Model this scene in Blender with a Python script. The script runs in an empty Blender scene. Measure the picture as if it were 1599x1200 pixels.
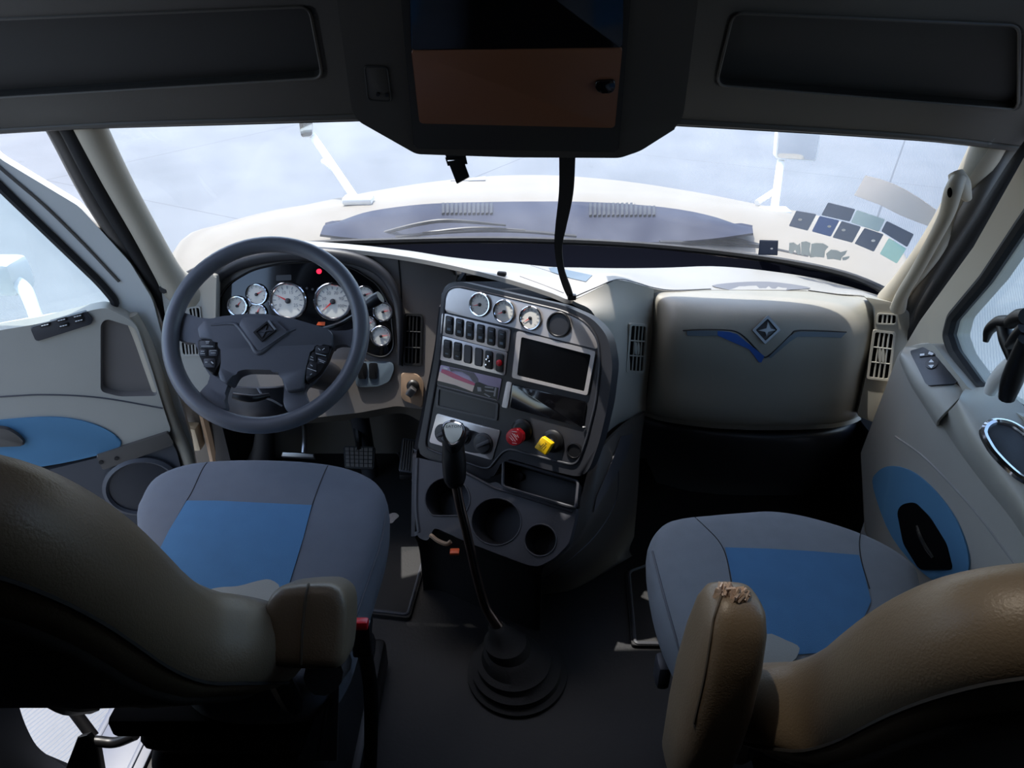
import bpy, bmesh, math, random
from mathutils import Vector, Matrix
from mathutils.bvhtree import BVHTree
random.seed(7)
SC = bpy.context.scene
COL = SC.collection

# ------------------------------------------------------------------ camera
FPX, W, H = 1100.0, 1599.0, 1200.0
PITCH = math.radians(30.0)
EYE = Vector((0.0, 0.0, 1.6))
cam_data = bpy.data.cameras.new('camera')
cam_data.sensor_width = 36.0
cam_data.lens = FPX / W * 36.0
cam_data.clip_start = 0.02
cam_data.clip_end = 400.0
camera = bpy.data.objects.new('camera', cam_data)
COL.objects.link(camera)
camera.location = EYE
camera.rotation_euler = (math.pi / 2 - PITCH, 0.0, 0.0)
SC.camera = camera

# ------------------------------------------------------------------ daylight
SUN_AZ, SUN_EL = math.radians(-52.0), math.radians(72.0)     # azimuth from straight ahead, minus = left
world = bpy.data.worlds.new('daylight')
SC.world = world
world.use_nodes = True
wn = world.node_tree
wn.nodes.clear()
w_out = wn.nodes.new('ShaderNodeOutputWorld')
w_bg = wn.nodes.new('ShaderNodeBackground')
w_sky = wn.nodes.new('ShaderNodeTexSky')
w_sky.sky_type = 'NISHITA'
w_sky.sun_disc = False
w_sky.sun_elevation = SUN_EL
w_sky.sun_rotation = SUN_AZ
w_sky.air_density = 1.0
w_sky.dust_density = 2.0
w_bg.inputs['Strength'].default_value = 0.30
wn.links.new(w_sky.outputs[0], w_bg.inputs['Color'])
wn.links.new(w_bg.outputs[0], w_out.inputs['Surface'])
sun_data = bpy.data.lights.new('sun', 'SUN')
sun_data.energy = 3.4
sun_data.angle = math.radians(0.6)
sun_data.color = (1.0, 0.96, 0.9)
sun = bpy.data.objects.new('sun', sun_data)
COL.objects.link(sun)
SUN_DIR = Vector((math.sin(SUN_AZ) * math.cos(SUN_EL), math.cos(SUN_AZ) * math.cos(SUN_EL), math.sin(SUN_EL)))
sun.rotation_euler = (-SUN_DIR).to_track_quat('-Z', 'Y').to_euler()

vs = SC.view_settings
SC.display_settings.display_device = 'sRGB'
vs.view_transform = 'Standard'
vs.look = 'None'
vs.gamma = 1.0
vs.use_curve_mapping = False
vs.exposure = 0.95
SC.cycles.transparent_max_bounces = 16
SC.cycles.max_bounces = 10
SC.cycles.sample_clamp_indirect = 6.0
SC.cycles.caustics_reflective = False
SC.cycles.caustics_refractive = False

# ------------------------------------------------------------------ materials
def lin(c):
    return tuple((v / 255.0 / 12.92) if v / 255.0 <= 0.04045 else ((v / 255.0 + 0.055) / 1.055) ** 2.4 for v in c)

def mat(name, rgb, rough=0.5, metal=0.0, var=0.06, scale=8.0, bump=0.0, bscale=300.0, spec=0.5, coat=0.0, sheen=0.0):
    m = bpy.data.materials.new(name)
    m.use_nodes = True
    nt = m.node_tree
    b = nt.nodes['Principled BSDF']
    c = lin(rgb)
    tc = nt.nodes.new('ShaderNodeTexCoord')
    nz = nt.nodes.new('ShaderNodeTexNoise')
    nz.inputs['Scale'].default_value = scale
    nz.inputs['Detail'].default_value = 5.0
    nt.links.new(tc.outputs['Object'], nz.inputs['Vector'])
    mx = nt.nodes.new('ShaderNodeMix')
    mx.data_type = 'RGBA'
    lo = [max(0.0, v * (1 - var)) for v in c]
    hi = [min(1.0, v * (1 + var)) for v in c]
    mx.inputs[6].default_value = (*lo, 1)
    mx.inputs[7].default_value = (*hi, 1)
    nt.links.new(nz.outputs['Fac'], mx.inputs[0])
    nt.links.new(mx.outputs[2], b.inputs['Base Color'])
    b.inputs['Roughness'].default_value = rough
    b.inputs['Metallic'].default_value = metal
    b.inputs['Specular IOR Level'].default_value = spec
    if coat:
        b.inputs['Coat Weight'].default_value = coat
        b.inputs['Coat Roughness'].default_value = 0.08
    if sheen:
        b.inputs['Sheen Weight'].default_value = sheen
    if bump:
        n2 = nt.nodes.new('ShaderNodeTexNoise')
        n2.inputs['Scale'].default_value = bscale
        n2.inputs['Detail'].default_value = 3.0
        nt.links.new(tc.outputs['Object'], n2.inputs['Vector'])
        bp = nt.nodes.new('ShaderNodeBump')
        bp.inputs['Strength'].default_value = bump
        bp.inputs['Distance'].default_value = 0.002
        nt.links.new(n2.outputs['Fac'], bp.inputs['Height'])
        nt.links.new(bp.outputs['Normal'], b.inputs['Normal'])
    return m

M = {}
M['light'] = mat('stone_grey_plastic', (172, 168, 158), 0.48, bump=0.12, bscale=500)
M['pad'] = mat('pale_grey_dash_pad', (150, 148, 143), 0.5, bump=0.15, bscale=420)
M['doorwhite'] = mat('white_door_paint', (222, 222, 218), 0.35)
M['dark'] = mat('dark_grey_plastic', (46, 47, 52), 0.42, bump=0.12, bscale=500)
M['mid'] = mat('slate_grey_plastic', (72, 73, 78), 0.45, bump=0.12, bscale=500)
M['taupe'] = mat('taupe_plastic', (84, 79, 74), 0.5, bump=0.12, bscale=500)
M['fascia'] = mat('warm_grey_fascia', (116, 110, 106), 0.45, bump=0.12, bscale=500)
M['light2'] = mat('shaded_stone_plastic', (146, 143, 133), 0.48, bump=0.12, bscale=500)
M['sill'] = mat('grey_sill_metal', (96, 102, 116), 0.45, var=0.1)
M['rest'] = mat('rest_shadow_grey', (106, 108, 114), 0.6)
M['tray'] = mat('dark_slate_tray', (62, 63, 69), 0.5, bump=0.12, bscale=500)
M['tan'] = mat('tan_plastic', (150, 126, 104), 0.5, var=0.15)
M['trough'] = mat('matt_black_trough', (12, 13, 19), 1.0, spec=0.0)
M['black'] = mat('black_plastic', (16, 16, 18), 0.4)
M['gloss'] = mat('gloss_black', (12, 12, 15), 0.1, coat=0.5)
M['void'] = mat('dark_recess', (6, 6, 7), 0.9, spec=0.1)
M['rubber'] = mat('black_rubber', (16, 16, 18), 0.7, bump=0.2, bscale=200)
M['chrome'] = mat('chrome', (215, 215, 218), 0.1, 1.0, var=0.02)
M['alum'] = mat('brushed_metal', (206, 200, 198), 0.32, 0.55, var=0.05, scale=60)
M['steel'] = mat('dull_steel', (150, 150, 152), 0.4, 1.0, var=0.1)
M['leather'] = mat('wheel_leather', (104, 106, 113), 0.33, bump=0.15, bscale=900)
M['hub'] = mat('wheel_pad_plastic', (100, 102, 109), 0.38, bump=0.15, bscale=700)
M['seat'] = mat('slate_seat_fabric', (92, 97, 106), 0.85, var=0.1, scale=30, bump=0.35, bscale=900, sheen=0.15)
M['seat2'] = mat('grey_seat_fabric', (122, 126, 130), 0.85, var=0.1, scale=30, bump=0.35, bscale=900, sheen=0.15)
M['blue'] = mat('blue_seat_fabric', (60, 112, 152), 0.85, var=0.12, scale=25, bump=0.4, bscale=900, sheen=0.2)
M['bluedoor'] = mat('blue_door_fabric', (84, 132, 166), 0.7, var=0.08, bump=0.2, bscale=900)
M['vinyl'] = mat('taupe_vinyl', (112, 100, 84), 0.42, var=0.12, scale=14, bump=0.25, bscale=350)
M['backdark'] = mat('charcoal_back_panel', (44, 41, 40), 0.6, bump=0.2, bscale=350)
M['bolster'] = mat('grey_vinyl_bolster', (150, 150, 142), 0.45, bump=0.15)
M['thread'] = mat('seam_thread', (28, 28, 30), 0.8)
M['threadlt'] = mat('brown_seam_thread', (74, 66, 56), 0.8)
M['foam'] = mat('torn_foam', (205, 184, 168), 0.9, var=0.3, scale=80, bump=0.6, bscale=150)
M['floor'] = mat('black_vinyl_floor', (17, 17, 20), 0.6, var=0.15, bump=0.3, bscale=120)
M['head'] = mat('grey_headliner_plastic', (74, 70, 65), 0.6, bump=0.1)
M['headrec'] = mat('charcoal_headliner_recess', (40, 39, 38), 0.7)
M['brown_reflection'] = mat('reflected_brown_paint', (136, 90, 64), 0.4, var=0.12, scale=6)  # brown of a reflection, put into the base colour
M['pillar'] = mat('beige_pillar_trim', (178, 168, 150), 0.5, bump=0.08)
M['hood'] = mat('cream_hood_paint', (132, 126, 116), 0.6, spec=0.2)
M['navy'] = mat('navy_cowl_plastic', (22, 30, 54), 0.6, spec=0.25)
M['red'] = mat('red_knob_plastic', (196, 22, 34), 0.35)
M['yellow'] = mat('yellow_knob_plastic', (232, 186, 16), 0.35)
M['white'] = mat('white_print', (232, 234, 236), 0.5)
M['grey'] = mat('grey_print', (150, 152, 158), 0.5)
M['dial'] = mat('white_dial', (226, 224, 216), 0.5)
M['needle'] = mat('red_needle', (228, 44, 44), 0.4)
M['orange'] = mat('orange_label', (226, 92, 40), 0.5)
M['screen'] = mat('black_screen', (8, 8, 10), 0.18)
M['fascia_blue'] = mat('grey_blue_plastic', (96, 110, 122), 0.5)
M['mirror'] = mat('mirror_glass', (225, 230, 235), 0.03, 1.0, var=0.01)
M['whitepaint'] = mat('white_bracket_paint', (238, 238, 236), 0.3)

def lamp_mat(name, rgb, strength):
    m = mat(name, rgb, 0.4)
    b = m.node_tree.nodes['Principled BSDF']
    b.inputs['Emission Color'].default_value = (*lin(rgb), 1)
    b.inputs['Emission Strength'].default_value = strength
    return m
M['redlamp'] = lamp_mat('lit_red_lamp', (255, 30, 60), 1.2)

def glass_mat(name, tint, dust):
    m = bpy.data.materials.new(name)
    m.use_nodes = True
    nt = m.node_tree
    nt.nodes.clear()
    out = nt.nodes.new('ShaderNodeOutputMaterial')
    tr = nt.nodes.new('ShaderNodeBsdfTransparent')
    tr.inputs[0].default_value = (*tint, 1)
    gl = nt.nodes.new('ShaderNodeBsdfGlossy')
    gl.inputs['Roughness'].default_value = 0.02
    lw = nt.nodes.new('ShaderNodeLayerWeight')
    lw.inputs['Blend'].default_value = 0.5
    pw = nt.nodes.new('ShaderNodeMath'); pw.operation = 'POWER'; pw.inputs[1].default_value = 4.0
    ma = nt.nodes.new('ShaderNodeMath'); ma.operation = 'MULTIPLY_ADD'; ma.inputs[1].default_value = 0.7; ma.inputs[2].default_value = 0.04
    nt.links.new(lw.outputs['Facing'], pw.inputs[0]); nt.links.new(pw.outputs[0], ma.inputs[0])
    m1 = nt.nodes.new('ShaderNodeMixShader')
    nt.links.new(ma.outputs[0], m1.inputs[0])
    nt.links.new(tr.outputs[0], m1.inputs[1])
    nt.links.new(gl.outputs[0], m1.inputs[2])
    tl = nt.nodes.new('ShaderNodeBsdfTranslucent')
    tl.inputs[0].default_value = (0.9, 0.92, 0.95, 1)
    tc = nt.nodes.new('ShaderNodeTexCoord')
    nz = nt.nodes.new('ShaderNodeTexNoise')
    nz.inputs['Scale'].default_value = 7.0
    nz.inputs['Detail'].default_value = 8.0
    nt.links.new(tc.outputs['Object'], nz.inputs['Vector'])
    mr = nt.nodes.new('ShaderNodeMapRange')
    mr.inputs[1].default_value = 0.3
    mr.inputs[2].default_value = 0.75
    mr.inputs[3].default_value = dust * 0.5
    mr.inputs[4].default_value = dust * 1.5
    nt.links.new(nz.outputs['Fac'], mr.inputs[0])
    m2 = nt.nodes.new('ShaderNodeMixShader')
    nt.links.new(mr.outputs[0], m2.inputs[0])
    nt.links.new(m1.outputs[0], m2.inputs[1])
    nt.links.new(tl.outputs[0], m2.inputs[2])
    nt.links.new(m2.outputs[0], out.inputs['Surface'])
    return m
def sticker_mat(name, rgb, clear, var=0.08, scale=40):
    m = mat(name, rgb, 0.6, var=var, scale=scale)
    nt = m.node_tree
    b = nt.nodes['Principled BSDF']; out = nt.nodes['Material Output']
    tl = nt.nodes.new('ShaderNodeBsdfTranslucent'); tl.inputs[0].default_value = (*lin(rgb), 1)
    tr = nt.nodes.new('ShaderNodeBsdfTransparent')
    a = nt.nodes.new('ShaderNodeMixShader'); a.inputs[0].default_value = 0.8
    nt.links.new(b.outputs[0], a.inputs[1]); nt.links.new(tl.outputs[0], a.inputs[2])
    c = nt.nodes.new('ShaderNodeMixShader'); c.inputs[0].default_value = clear
    nt.links.new(a.outputs[0], c.inputs[1]); nt.links.new(tr.outputs[0], c.inputs[2])
    nt.links.new(c.outputs[0], out.inputs['Surface'])
    return m
M['stick_dark'] = sticker_mat('blue_grey_film', (142, 146, 154), 0.10)
M['stick_blue'] = sticker_mat('navy_film', (132, 142, 164), 0.10)
M['stick_green'] = sticker_mat('green_film', (172, 208, 194), 0.40, 0.25, 60)
M['stick_pale'] = sticker_mat('grey_green_film', (168, 180, 176), 0.36, 0.25, 60)
M['stick_beige'] = sticker_mat('beige_film', (214, 208, 202), 0.15)
M['stick_tag'] = sticker_mat('dark_tag_film', (84, 90, 104), 0.05)
M['glass'] = glass_mat('dusty_windscreen_glass', (0.9, 0.94, 0.95), 0.065)
M['sideglass'] = glass_mat('side_window_glass', (0.86, 0.93, 0.94), 0.05)
M['added_roofglass'] = glass_mat('added_roof_window_glass', (0.42, 0.40, 0.37), 0.05)

# ------------------------------------------------------------------ geometry helpers
CP, SP = math.cos(PITCH), math.sin(PITCH)
def ray(px, py):
    u, v = (px - W / 2) / FPX, (H / 2 - py) / FPX
    return Vector((u, CP + v * SP, -SP + v * CP))
def P(px, py, Y):
    d = ray(px, py); return EYE + d * (Y / d.y)
def PZ(px, py, z):
    d = ray(px, py); return EYE + d * ((z - EYE.z) / d.z)
def PX(px, py, x):
    d = ray(px, py); return EYE + d * (x / d.x)

class Plane:
    def __init__(s, o, n):
        s.o, s.n = Vector(o), Vector(n).normalized()
        s.u = Vector((0, 0, 1)).cross(s.n)
        s.u = (s.u if s.u.length > 1e-4 else Vector((1, 0, 0))).normalized()
        s.v = s.n.cross(s.u).normalized()
    def hit(s, px, py, off=0.0):
        d = ray(px, py)
        return EYE + d * (((s.o + s.n * off) - EYE).dot(s.n) / d.dot(s.n))
    def shifted(s, off):
        return Plane(s.o + s.n * off, s.n)
    def scale(s, px, py):
        d = ray(px, py)
        return ((s.o - EYE).dot(s.n) / d.dot(s.n)) / FPX     # metres per pixel there

LOC = {}
def finish(me, mats, smooth):
    for m in (mats if isinstance(mats, (list, tuple)) else [mats]):
        me.materials.append(m)
    if smooth:
        for p in me.polygons:
            p.use_smooth = True
        me.set_sharp_from_angle(angle=math.radians(smooth))

def obj(name, bm, mats, parent=None, label=None, smooth=38):
    """bm (world coordinates) becomes ONE mesh object, parented if asked."""
    bmesh.ops.remove_doubles(bm, verts=bm.verts, dist=1e-6)
    bmesh.ops.recalc_face_normals(bm, faces=bm.faces)
    me = bpy.data.meshes.new(name)
    if parent is not None:
        loc = LOC[parent.name].copy()
    else:
        xs = [v.co for v in bm.verts]
        loc = Vector((sum(v.x for v in xs) / len(xs), sum(v.y for v in xs) / len(xs), min(v.z for v in xs)))
    bmesh.ops.translate(bm, verts=bm.verts, vec=-loc)
    bm.to_mesh(me); bm.free()
    finish(me, mats, smooth)
    o = bpy.data.objects.new(name, me)
    COL.objects.link(o)
    LOC[o.name] = loc
    if parent is not None:
        o.parent = parent
    else:
        o.location = loc
    if label:
        o['label'] = label
    return o

def tag(o, label=None, cat=None, group=None, kind=None):
    if label: o['label'] = label
    if cat: o['category'] = cat
    if group: o['group'] = group
    if kind: o['kind'] = kind
    return o

def thing(name, loc, label, cat, group=None, kind=None):
    o = bpy.data.objects.new(name, None)
    o.empty_display_size = 0.05
    COL.objects.link(o)
    o.location = loc
    LOC[o.name] = Vector(loc)
    return tag(o, label, cat, group, kind)

def copy_tree(o, parent=None, move=None):
    c = o.copy()
    COL.objects.link(c)
    LOC[c.name] = LOC[o.name].copy()
    if parent is not None:
        c.parent = parent
    elif move is not None:
        c.location = o.location + move
        LOC[c.name] = c.location.copy()
    for ch in list(o.children):
        copy_tree(ch, c)
    return c

# 2-D outlines in photograph pixels
def rnd(poly, r, n=5):
    """polygon with its corners rounded by r"""
    out = []
    k = len(poly)
    for i in range(k):
        a, b, c = Vector(poly[i - 1]), Vector(poly[i]), Vector(poly[(i + 1) % k])
        ra = min(r, (a - b).length * 0.49); rc = min(r, (c - b).length * 0.49)
        p0 = b + (a - b).normalized() * ra; p1 = b + (c - b).normalized() * rc
        for j in range(n + 1):
            t = j / n
            q = p0.lerp(b, t).lerp(b.lerp(p1, t), t)
            out.append((q.x, q.y))
    return out
def cat_rom(pts, n=6, closed=False):
    pts = [Vector(p) for p in pts]
    out = []
    k = len(pts)
    segs = k if closed else k - 1
    for i in range(segs):
        if closed:
            p0, p1, p2, p3 = pts[(i - 1) % k], pts[i], pts[(i + 1) % k], pts[(i + 2) % k]
        else:
            p1, p2 = pts[i], pts[i + 1]
            p0 = pts[i - 1] if i > 0 else p1 * 2 - p2
            p3 = pts[i + 2] if i + 2 < k else p2 * 2 - p1
        for j in range(n):
            t = j / n
            out.append(0.5 * ((2 * p1) + (p2 - p0) * t + (2 * p0 - 5 * p1 + 4 * p2 - p3) * t * t + (3 * p1 - p0 - 3 * p2 + p3) * t ** 3))
    if not closed:
        out.append(pts[-1])
    return out
def spl(poly, n=5, closed=True):
    return [(q.x, q.y) for q in cat_rom([Vector((*p, 0)) for p in poly], n, closed)]
def circ(cx, cy, rx, ry=None, n=28, a0=0.0):
    ry = ry or rx
    return [(cx + rx * math.cos(a0 + 2 * math.pi * i / n), cy + ry * math.sin(a0 + 2 * math.pi * i / n)) for i in range(n)]
def quad_at(q, s, t):
    a, b, c, d = [Vector(p) for p in q]           # tl, tr, br, bl
    r = a.lerp(b, s).lerp(d.lerp(c, s), t)
    return (r.x, r.y)
def sub_quad(q, s0, t0, s1, t1):
    return [quad_at(q, s0, t0), quad_at(q, s1, t0), quad_at(q, s1, t1), quad_at(q, s0, t1)]

def _mi(faces, mi):
    for f in faces: f.material_index = mi

def prism(pts, n, depth, bm=None, bevel=0.0, mi=0, seg=3):
    """solid from a closed 3-D loop pts (front), extruded by -n*depth"""
    bm = bm or bmesh.new()
    n = Vector(n).normalized()
    f = [bm.verts.new(p) for p in pts]
    b = [bm.verts.new(Vector(p) - n * depth) for p in pts]
    k = len(f)
    faces = [bm.faces.new(f), bm.faces.new(b[::-1])]
    for i in range(k):
        faces.append(bm.faces.new((f[i], b[i], b[(i + 1) % k], f[(i + 1) % k])))
    _mi(faces, mi)
    if bevel:
        es = [e for e in faces[0].edges]
        r = bmesh.ops.bevel(bm, geom=es, offset=bevel, segments=seg, profile=0.5, affect='EDGES', clamp_overlap=True)
        _mi(r['faces'], mi)
    return bm

def plate(pl, poly, depth, off=0.0, bm=None, bevel=0.0, mi=0, seg=3):
    return prism([pl.hit(x, y, off) for x, y in poly], pl.n, depth, bm, bevel, mi, seg)

def holed(pl, poly, holes, depth, off=0.0, bm=None, mi=0):
    """plate with holes cut through it"""
    bm = bm or bmesh.new()
    loops = []
    for lp in [poly] + list(holes):
        vs_ = [bm.verts.new(pl.hit(x, y, off)) for x, y in lp]
        loops.append(vs_)
    edges = []
    for lp in loops:
        for i in range(len(lp)):
            edges.append(bm.edges.new((lp[i], lp[(i + 1) % len(lp)])))
    r = bmesh.ops.triangle_fill(bm, use_beauty=True, use_dissolve=False, edges=edges, normal=pl.n)
    front = [g for g in r['geom'] if isinstance(g, bmesh.types.BMFace)]
    back = {}
    for lp in loops:
        for v in lp:
            back[v] = bm.verts.new(v.co - pl.n * depth)
    for f in front:
        f.material_index = mi
    for f in list(front):
        try:
            nf = bm.faces.new([back[v] for v in reversed(f.verts)]); nf.material_index = mi
        except (KeyError, ValueError):
            pass
    for lp in loops:
        for i in range(len(lp)):
            a, c = lp[i], lp[(i + 1) % len(lp)]
            nf = bm.faces.new((a, back[a], back[c], c)); nf.material_index = mi
    return bm

def pocket(pl, poly, depth, off=0.0, bm=None, mi=0, taper=1.0, wall=0.002):
    """open-fronted well: walls and a floor, of wall thickness"""
    bm = bm or bmesh.new()
    f = [pl.hit(x, y, off) for x, y in poly]
    c = sum(f, Vector()) / len(f)
    def ring(sc, d): return [bm.verts.new(c + (p - c) * sc - pl.n * d) for p in f]
    r0, r1 = ring(1.0, 0), ring(taper, depth)
    r2, r3 = ring(1.0 + 0.03, 0), ring(taper + 0.03, depth + wall)
    k = len(f)
    fs = []
    for A, B in ((r0, r1), (r3, r2), (r2, r0)):
        for i in range(k):
            fs.append(bm.faces.new((A[i], B[i], B[(i + 1) % k], A[(i + 1) % k])))
    fs.append(bm.faces.new(r1)); fs.append(bm.faces.new(r3[::-1]))
    _mi(fs, mi)
    return bm

def surf(rows, thick=0.01, nu=6, nv=6, bm=None, mi=0):
    """smooth surface through rows of 3-D points, given thickness away from the camera side"""
    rows = [cat_rom(r, nu) for r in rows]
    cols = [cat_rom([r[i] for r in rows], nv) for i in range(len(rows[0]))]
    nr, nc = len(cols[0]), len(cols)
    bm = bm or bmesh.new()
    g = [[bm.verts.new(cols[c][r]) for c in range(nc)] for r in range(nr)]
    fs = []
    for r in range(nr - 1):
        for c in range(nc - 1):
            try:
                fs.append(bm.faces.new((g[r][c], g[r][c + 1], g[r + 1][c + 1], g[r + 1][c])))
            except ValueError:
                pass
    bm.normal_update()
    if thick:
        # orient towards the eye, then copy backwards
        nrm = {}
        for r in range(nr):
            for c in range(nc):
                v = g[r][c]
                nn = v.normal.copy()
                if nn.dot(EYE - v.co) < 0: nn = -nn
                nrm[v] = nn
        b = [[bm.verts.new(g[r][c].co - nrm[g[r][c]] * thick) for c in range(nc)] for r in range(nr)]
        for r in range(nr - 1):
            for c in range(nc - 1):
                fs.append(bm.faces.new((b[r][c], b[r + 1][c], b[r + 1][c + 1], b[r][c + 1])))
        for r in range(nr - 1):
            for c in (0, nc - 1):
                fs.append(bm.faces.new((g[r][c], g[r + 1][c], b[r + 1][c], b[r][c])))
        for c in range(nc - 1):
            for r in (0, nr - 1):
                fs.append(bm.faces.new((g[r][c], g[r][c + 1], b[r][c + 1], b[r][c])))
    _mi(fs, mi)
    return bm

def tube(pts, rad, bm=None, n=10, seg=6, smooth=True, mi=0, flat=None, closed=False, side=None):
    """round (or flattened) bar along 3-D points; rad a number or a list"""
    bm = bm or bmesh.new()
    k = len(pts)
    rads = list(rad) if isinstance(rad, (list, tuple)) else [rad] * k
    if smooth and k > 2 or closed:
        path = cat_rom(pts, seg, closed)
        rr = [q.x for q in cat_rom([Vector((r, 0, 0)) for r in rads], seg, closed)]
    else:
        path, rr = [Vector(p) for p in pts], rads
    m = len(path)
    rings = []
    prev = side
    for i, p in enumerate(path):
        if closed:
            t = (path[(i + 1) % m] - path[i - 1]).normalized()
        else:
            t = (path[min(i + 1, m - 1)] - path[max(i - 1, 0)]).normalized()
        ref = prev if prev is not None else (Vector((0, 0, 1)) if abs(t.z) < 0.9 else Vector((1, 0, 0)))
        a = (ref - t * ref.dot(t)).normalized()
        b = t.cross(a)
        prev = a
        fb = flat if flat else 1.0
        rings.append([bm.verts.new(p + a * rr[i] * math.cos(2 * math.pi * j / n) + b * rr[i] * fb * math.sin(2 * math.pi * j / n)) for j in range(n)])
    fs = []
    for i in range(m if closed else m - 1):
        A, B = rings[i], rings[(i + 1) % m]
        for j in range(n):
            fs.append(bm.faces.new((A[j], A[(j + 1) % n], B[(j + 1) % n], B[j])))
    if not closed:
        fs.append(bm.faces.new(rings[0][::-1])); fs.append(bm.faces.new(rings[-1]))
    _mi(fs, mi)
    return bm

def lathe(profile, o, axis, bm=None, n=32, mi=0, cap=True):
    """profile of (radius, height) turned round axis at o"""
    bm = bm or bmesh.new()
    ax = Vector(axis).normalized()
    u = ax.orthogonal().normalized(); v = ax.cross(u)
    o = Vector(o)
    rings = [[bm.verts.new(o + ax * h + (u * math.cos(2 * math.pi * j / n) + v * math.sin(2 * math.pi * j / n)) * max(r, 1e-5)) for j in range(n)] for r, h in profile]
    fs = []
    for A, B in zip(rings, rings[1:]):
        for j in range(n):
            fs.append(bm.faces.new((A[j], A[(j + 1) % n], B[(j + 1) % n], B[j])))
    if cap:
        fs.append(bm.faces.new(rings[0][::-1])); fs.append(bm.faces.new(rings[-1]))
    _mi(fs, mi)
    return bm

def box(c, size, rot=None, bm=None, bevel=0.0, mi=0, seg=2):
    bm = bm or bmesh.new()
    r = bmesh.ops.create_cube(bm, size=1.0)
    vs_ = r['verts']
    mtx = Matrix.Translation(Vector(c)) @ (rot.to_4x4() if rot else Matrix.Identity(4)) @ Matrix.Diagonal((*size, 1))
    bmesh.ops.transform(bm, matrix=mtx, verts=vs_)
    fs = list({f for v in vs_ for f in v.link_faces})
    _mi(fs, mi)
    if bevel:
        es = list({e for v in vs_ for e in v.link_edges})
        q = bmesh.ops.bevel(bm, geom=es, offset=bevel, segments=seg, profile=0.5, affect='EDGES', clamp_overlap=True)
        _mi(q['faces'], mi)
    return bm

def pillow(outline, n, rings, bm=None, mi=0):
    """stack of rings (scale about the centroid, height along n) over a closed outline, closed at both ends"""
    bm = bm or bmesh.new()
    n = Vector(n).normalized()
    c = sum((Vector(p) for p in outline), Vector()) / len(outline)
    R = [[bm.verts.new(c + (Vector(p) - c) * s + n * h) for p in outline] for s, h in rings]
    k = len(outline)
    fs = []
    for A, B in zip(R, R[1:]):
        for j in range(k):
            fs.append(bm.faces.new((A[j], A[(j + 1) % k], B[(j + 1) % k], B[j])))
    for ring in (R[0], R[-1]):
        cc = bm.verts.new(sum((v.co for v in ring), Vector()) / k)
        for j in range(k):
            fs.append(bm.faces.new((ring[j], ring[(j + 1) % k], cc)))
    _mi(fs, mi)
    return bm

def bvh(bm):
    bm.normal_update()
    return BVHTree.FromBMesh(bm)

def on(tree, px, py, off=0.0):
    d = ray(px, py).normalized()
    h, nn, i, dist = tree.ray_cast(EYE, d)
    if h is None:
        return None
    if nn.dot(d) > 0: nn = -nn
    return h + nn * off, nn

def drape(tree, poly, off=0.001, thick=0.0015, step=14.0, bm=None, mi=0):
    """a thin sheet lying on a built surface, outlined in photograph pixels"""
    tb = bmesh.new()
    f = tb.faces.new([tb.verts.new((x, y, 0)) for x, y in poly])
    bmesh.ops.triangulate(tb, faces=[f])
    for _ in range(6):
        long_ = [e for e in tb.edges if e.calc_length() > step]
        if not long_: break
        bmesh.ops.subdivide_edges(tb, edges=long_, cuts=1)
        bmesh.ops.triangulate(tb, faces=tb.faces[:])
    bm = bm or bmesh.new()
    top, bot = {}, {}
    for v in tb.verts:
        h = on(tree, v.co.x, v.co.y, 0.0)
        if h is None: continue
        top[v] = bm.verts.new(h[0] + h[1] * (off + thick)); bot[v] = bm.verts.new(h[0] + h[1] * off)
    fs = []
    for fc in tb.faces:
        if all(v in top for v in fc.verts):
            fs.append(bm.faces.new([top[v] for v in fc.verts]))
            fs.append(bm.faces.new([bot[v] for v in reversed(fc.verts)]))
    for e in tb.edges:
        if len(e.link_faces) == 1 and all(v in top for v in e.verts):
            a, b = e.verts
            fs.append(bm.faces.new((top[a], top[b], bot[b], bot[a])))
    _mi(fs, mi)
    tb.free()
    return bm

def drape_line(tree, pts, rad, bm=None, n=6, off=0.0, seg=6, mi=0):
    q = spl(pts, seg, False)
    w = [on(tree, x, y, off) for x, y in q]
    w = [p[0] for p in w if p is not None]
    return tube(w, rad, bm, n=n, smooth=False, mi=mi)

def text_into(bm, s, o, u, v, size, mi=0, mirror=False, thick=0.0004):
    cu = bpy.data.curves.new('lettering', 'FONT')
    cu.body = s
    cu.size = 1.0
    cu.resolution_u = 2
    cu.align_x = 'CENTER'; cu.align_y = 'CENTER'
    to = bpy.data.objects.new('lettering', cu)
    COL.objects.link(to)
    dg = bpy.context.evaluated_depsgraph_get()
    me = bpy.data.meshes.new_from_object(to.evaluated_get(dg))
    n = u.cross(v).normalized()
    vs_ = [bm.verts.new(Vector(o) + u * (q.co.x * size * (-1 if mirror else 1)) + v * (q.co.y * size) + n * thick) for q in me.vertices]
    for p in me.polygons:
        try:
            f = bm.faces.new([vs_[i] for i in p.vertices]); f.material_index = mi
        except ValueError:
            pass
    bpy.data.objects.remove(to); bpy.data.curves.remove(cu); bpy.data.meshes.remove(me)
    return bm
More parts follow.
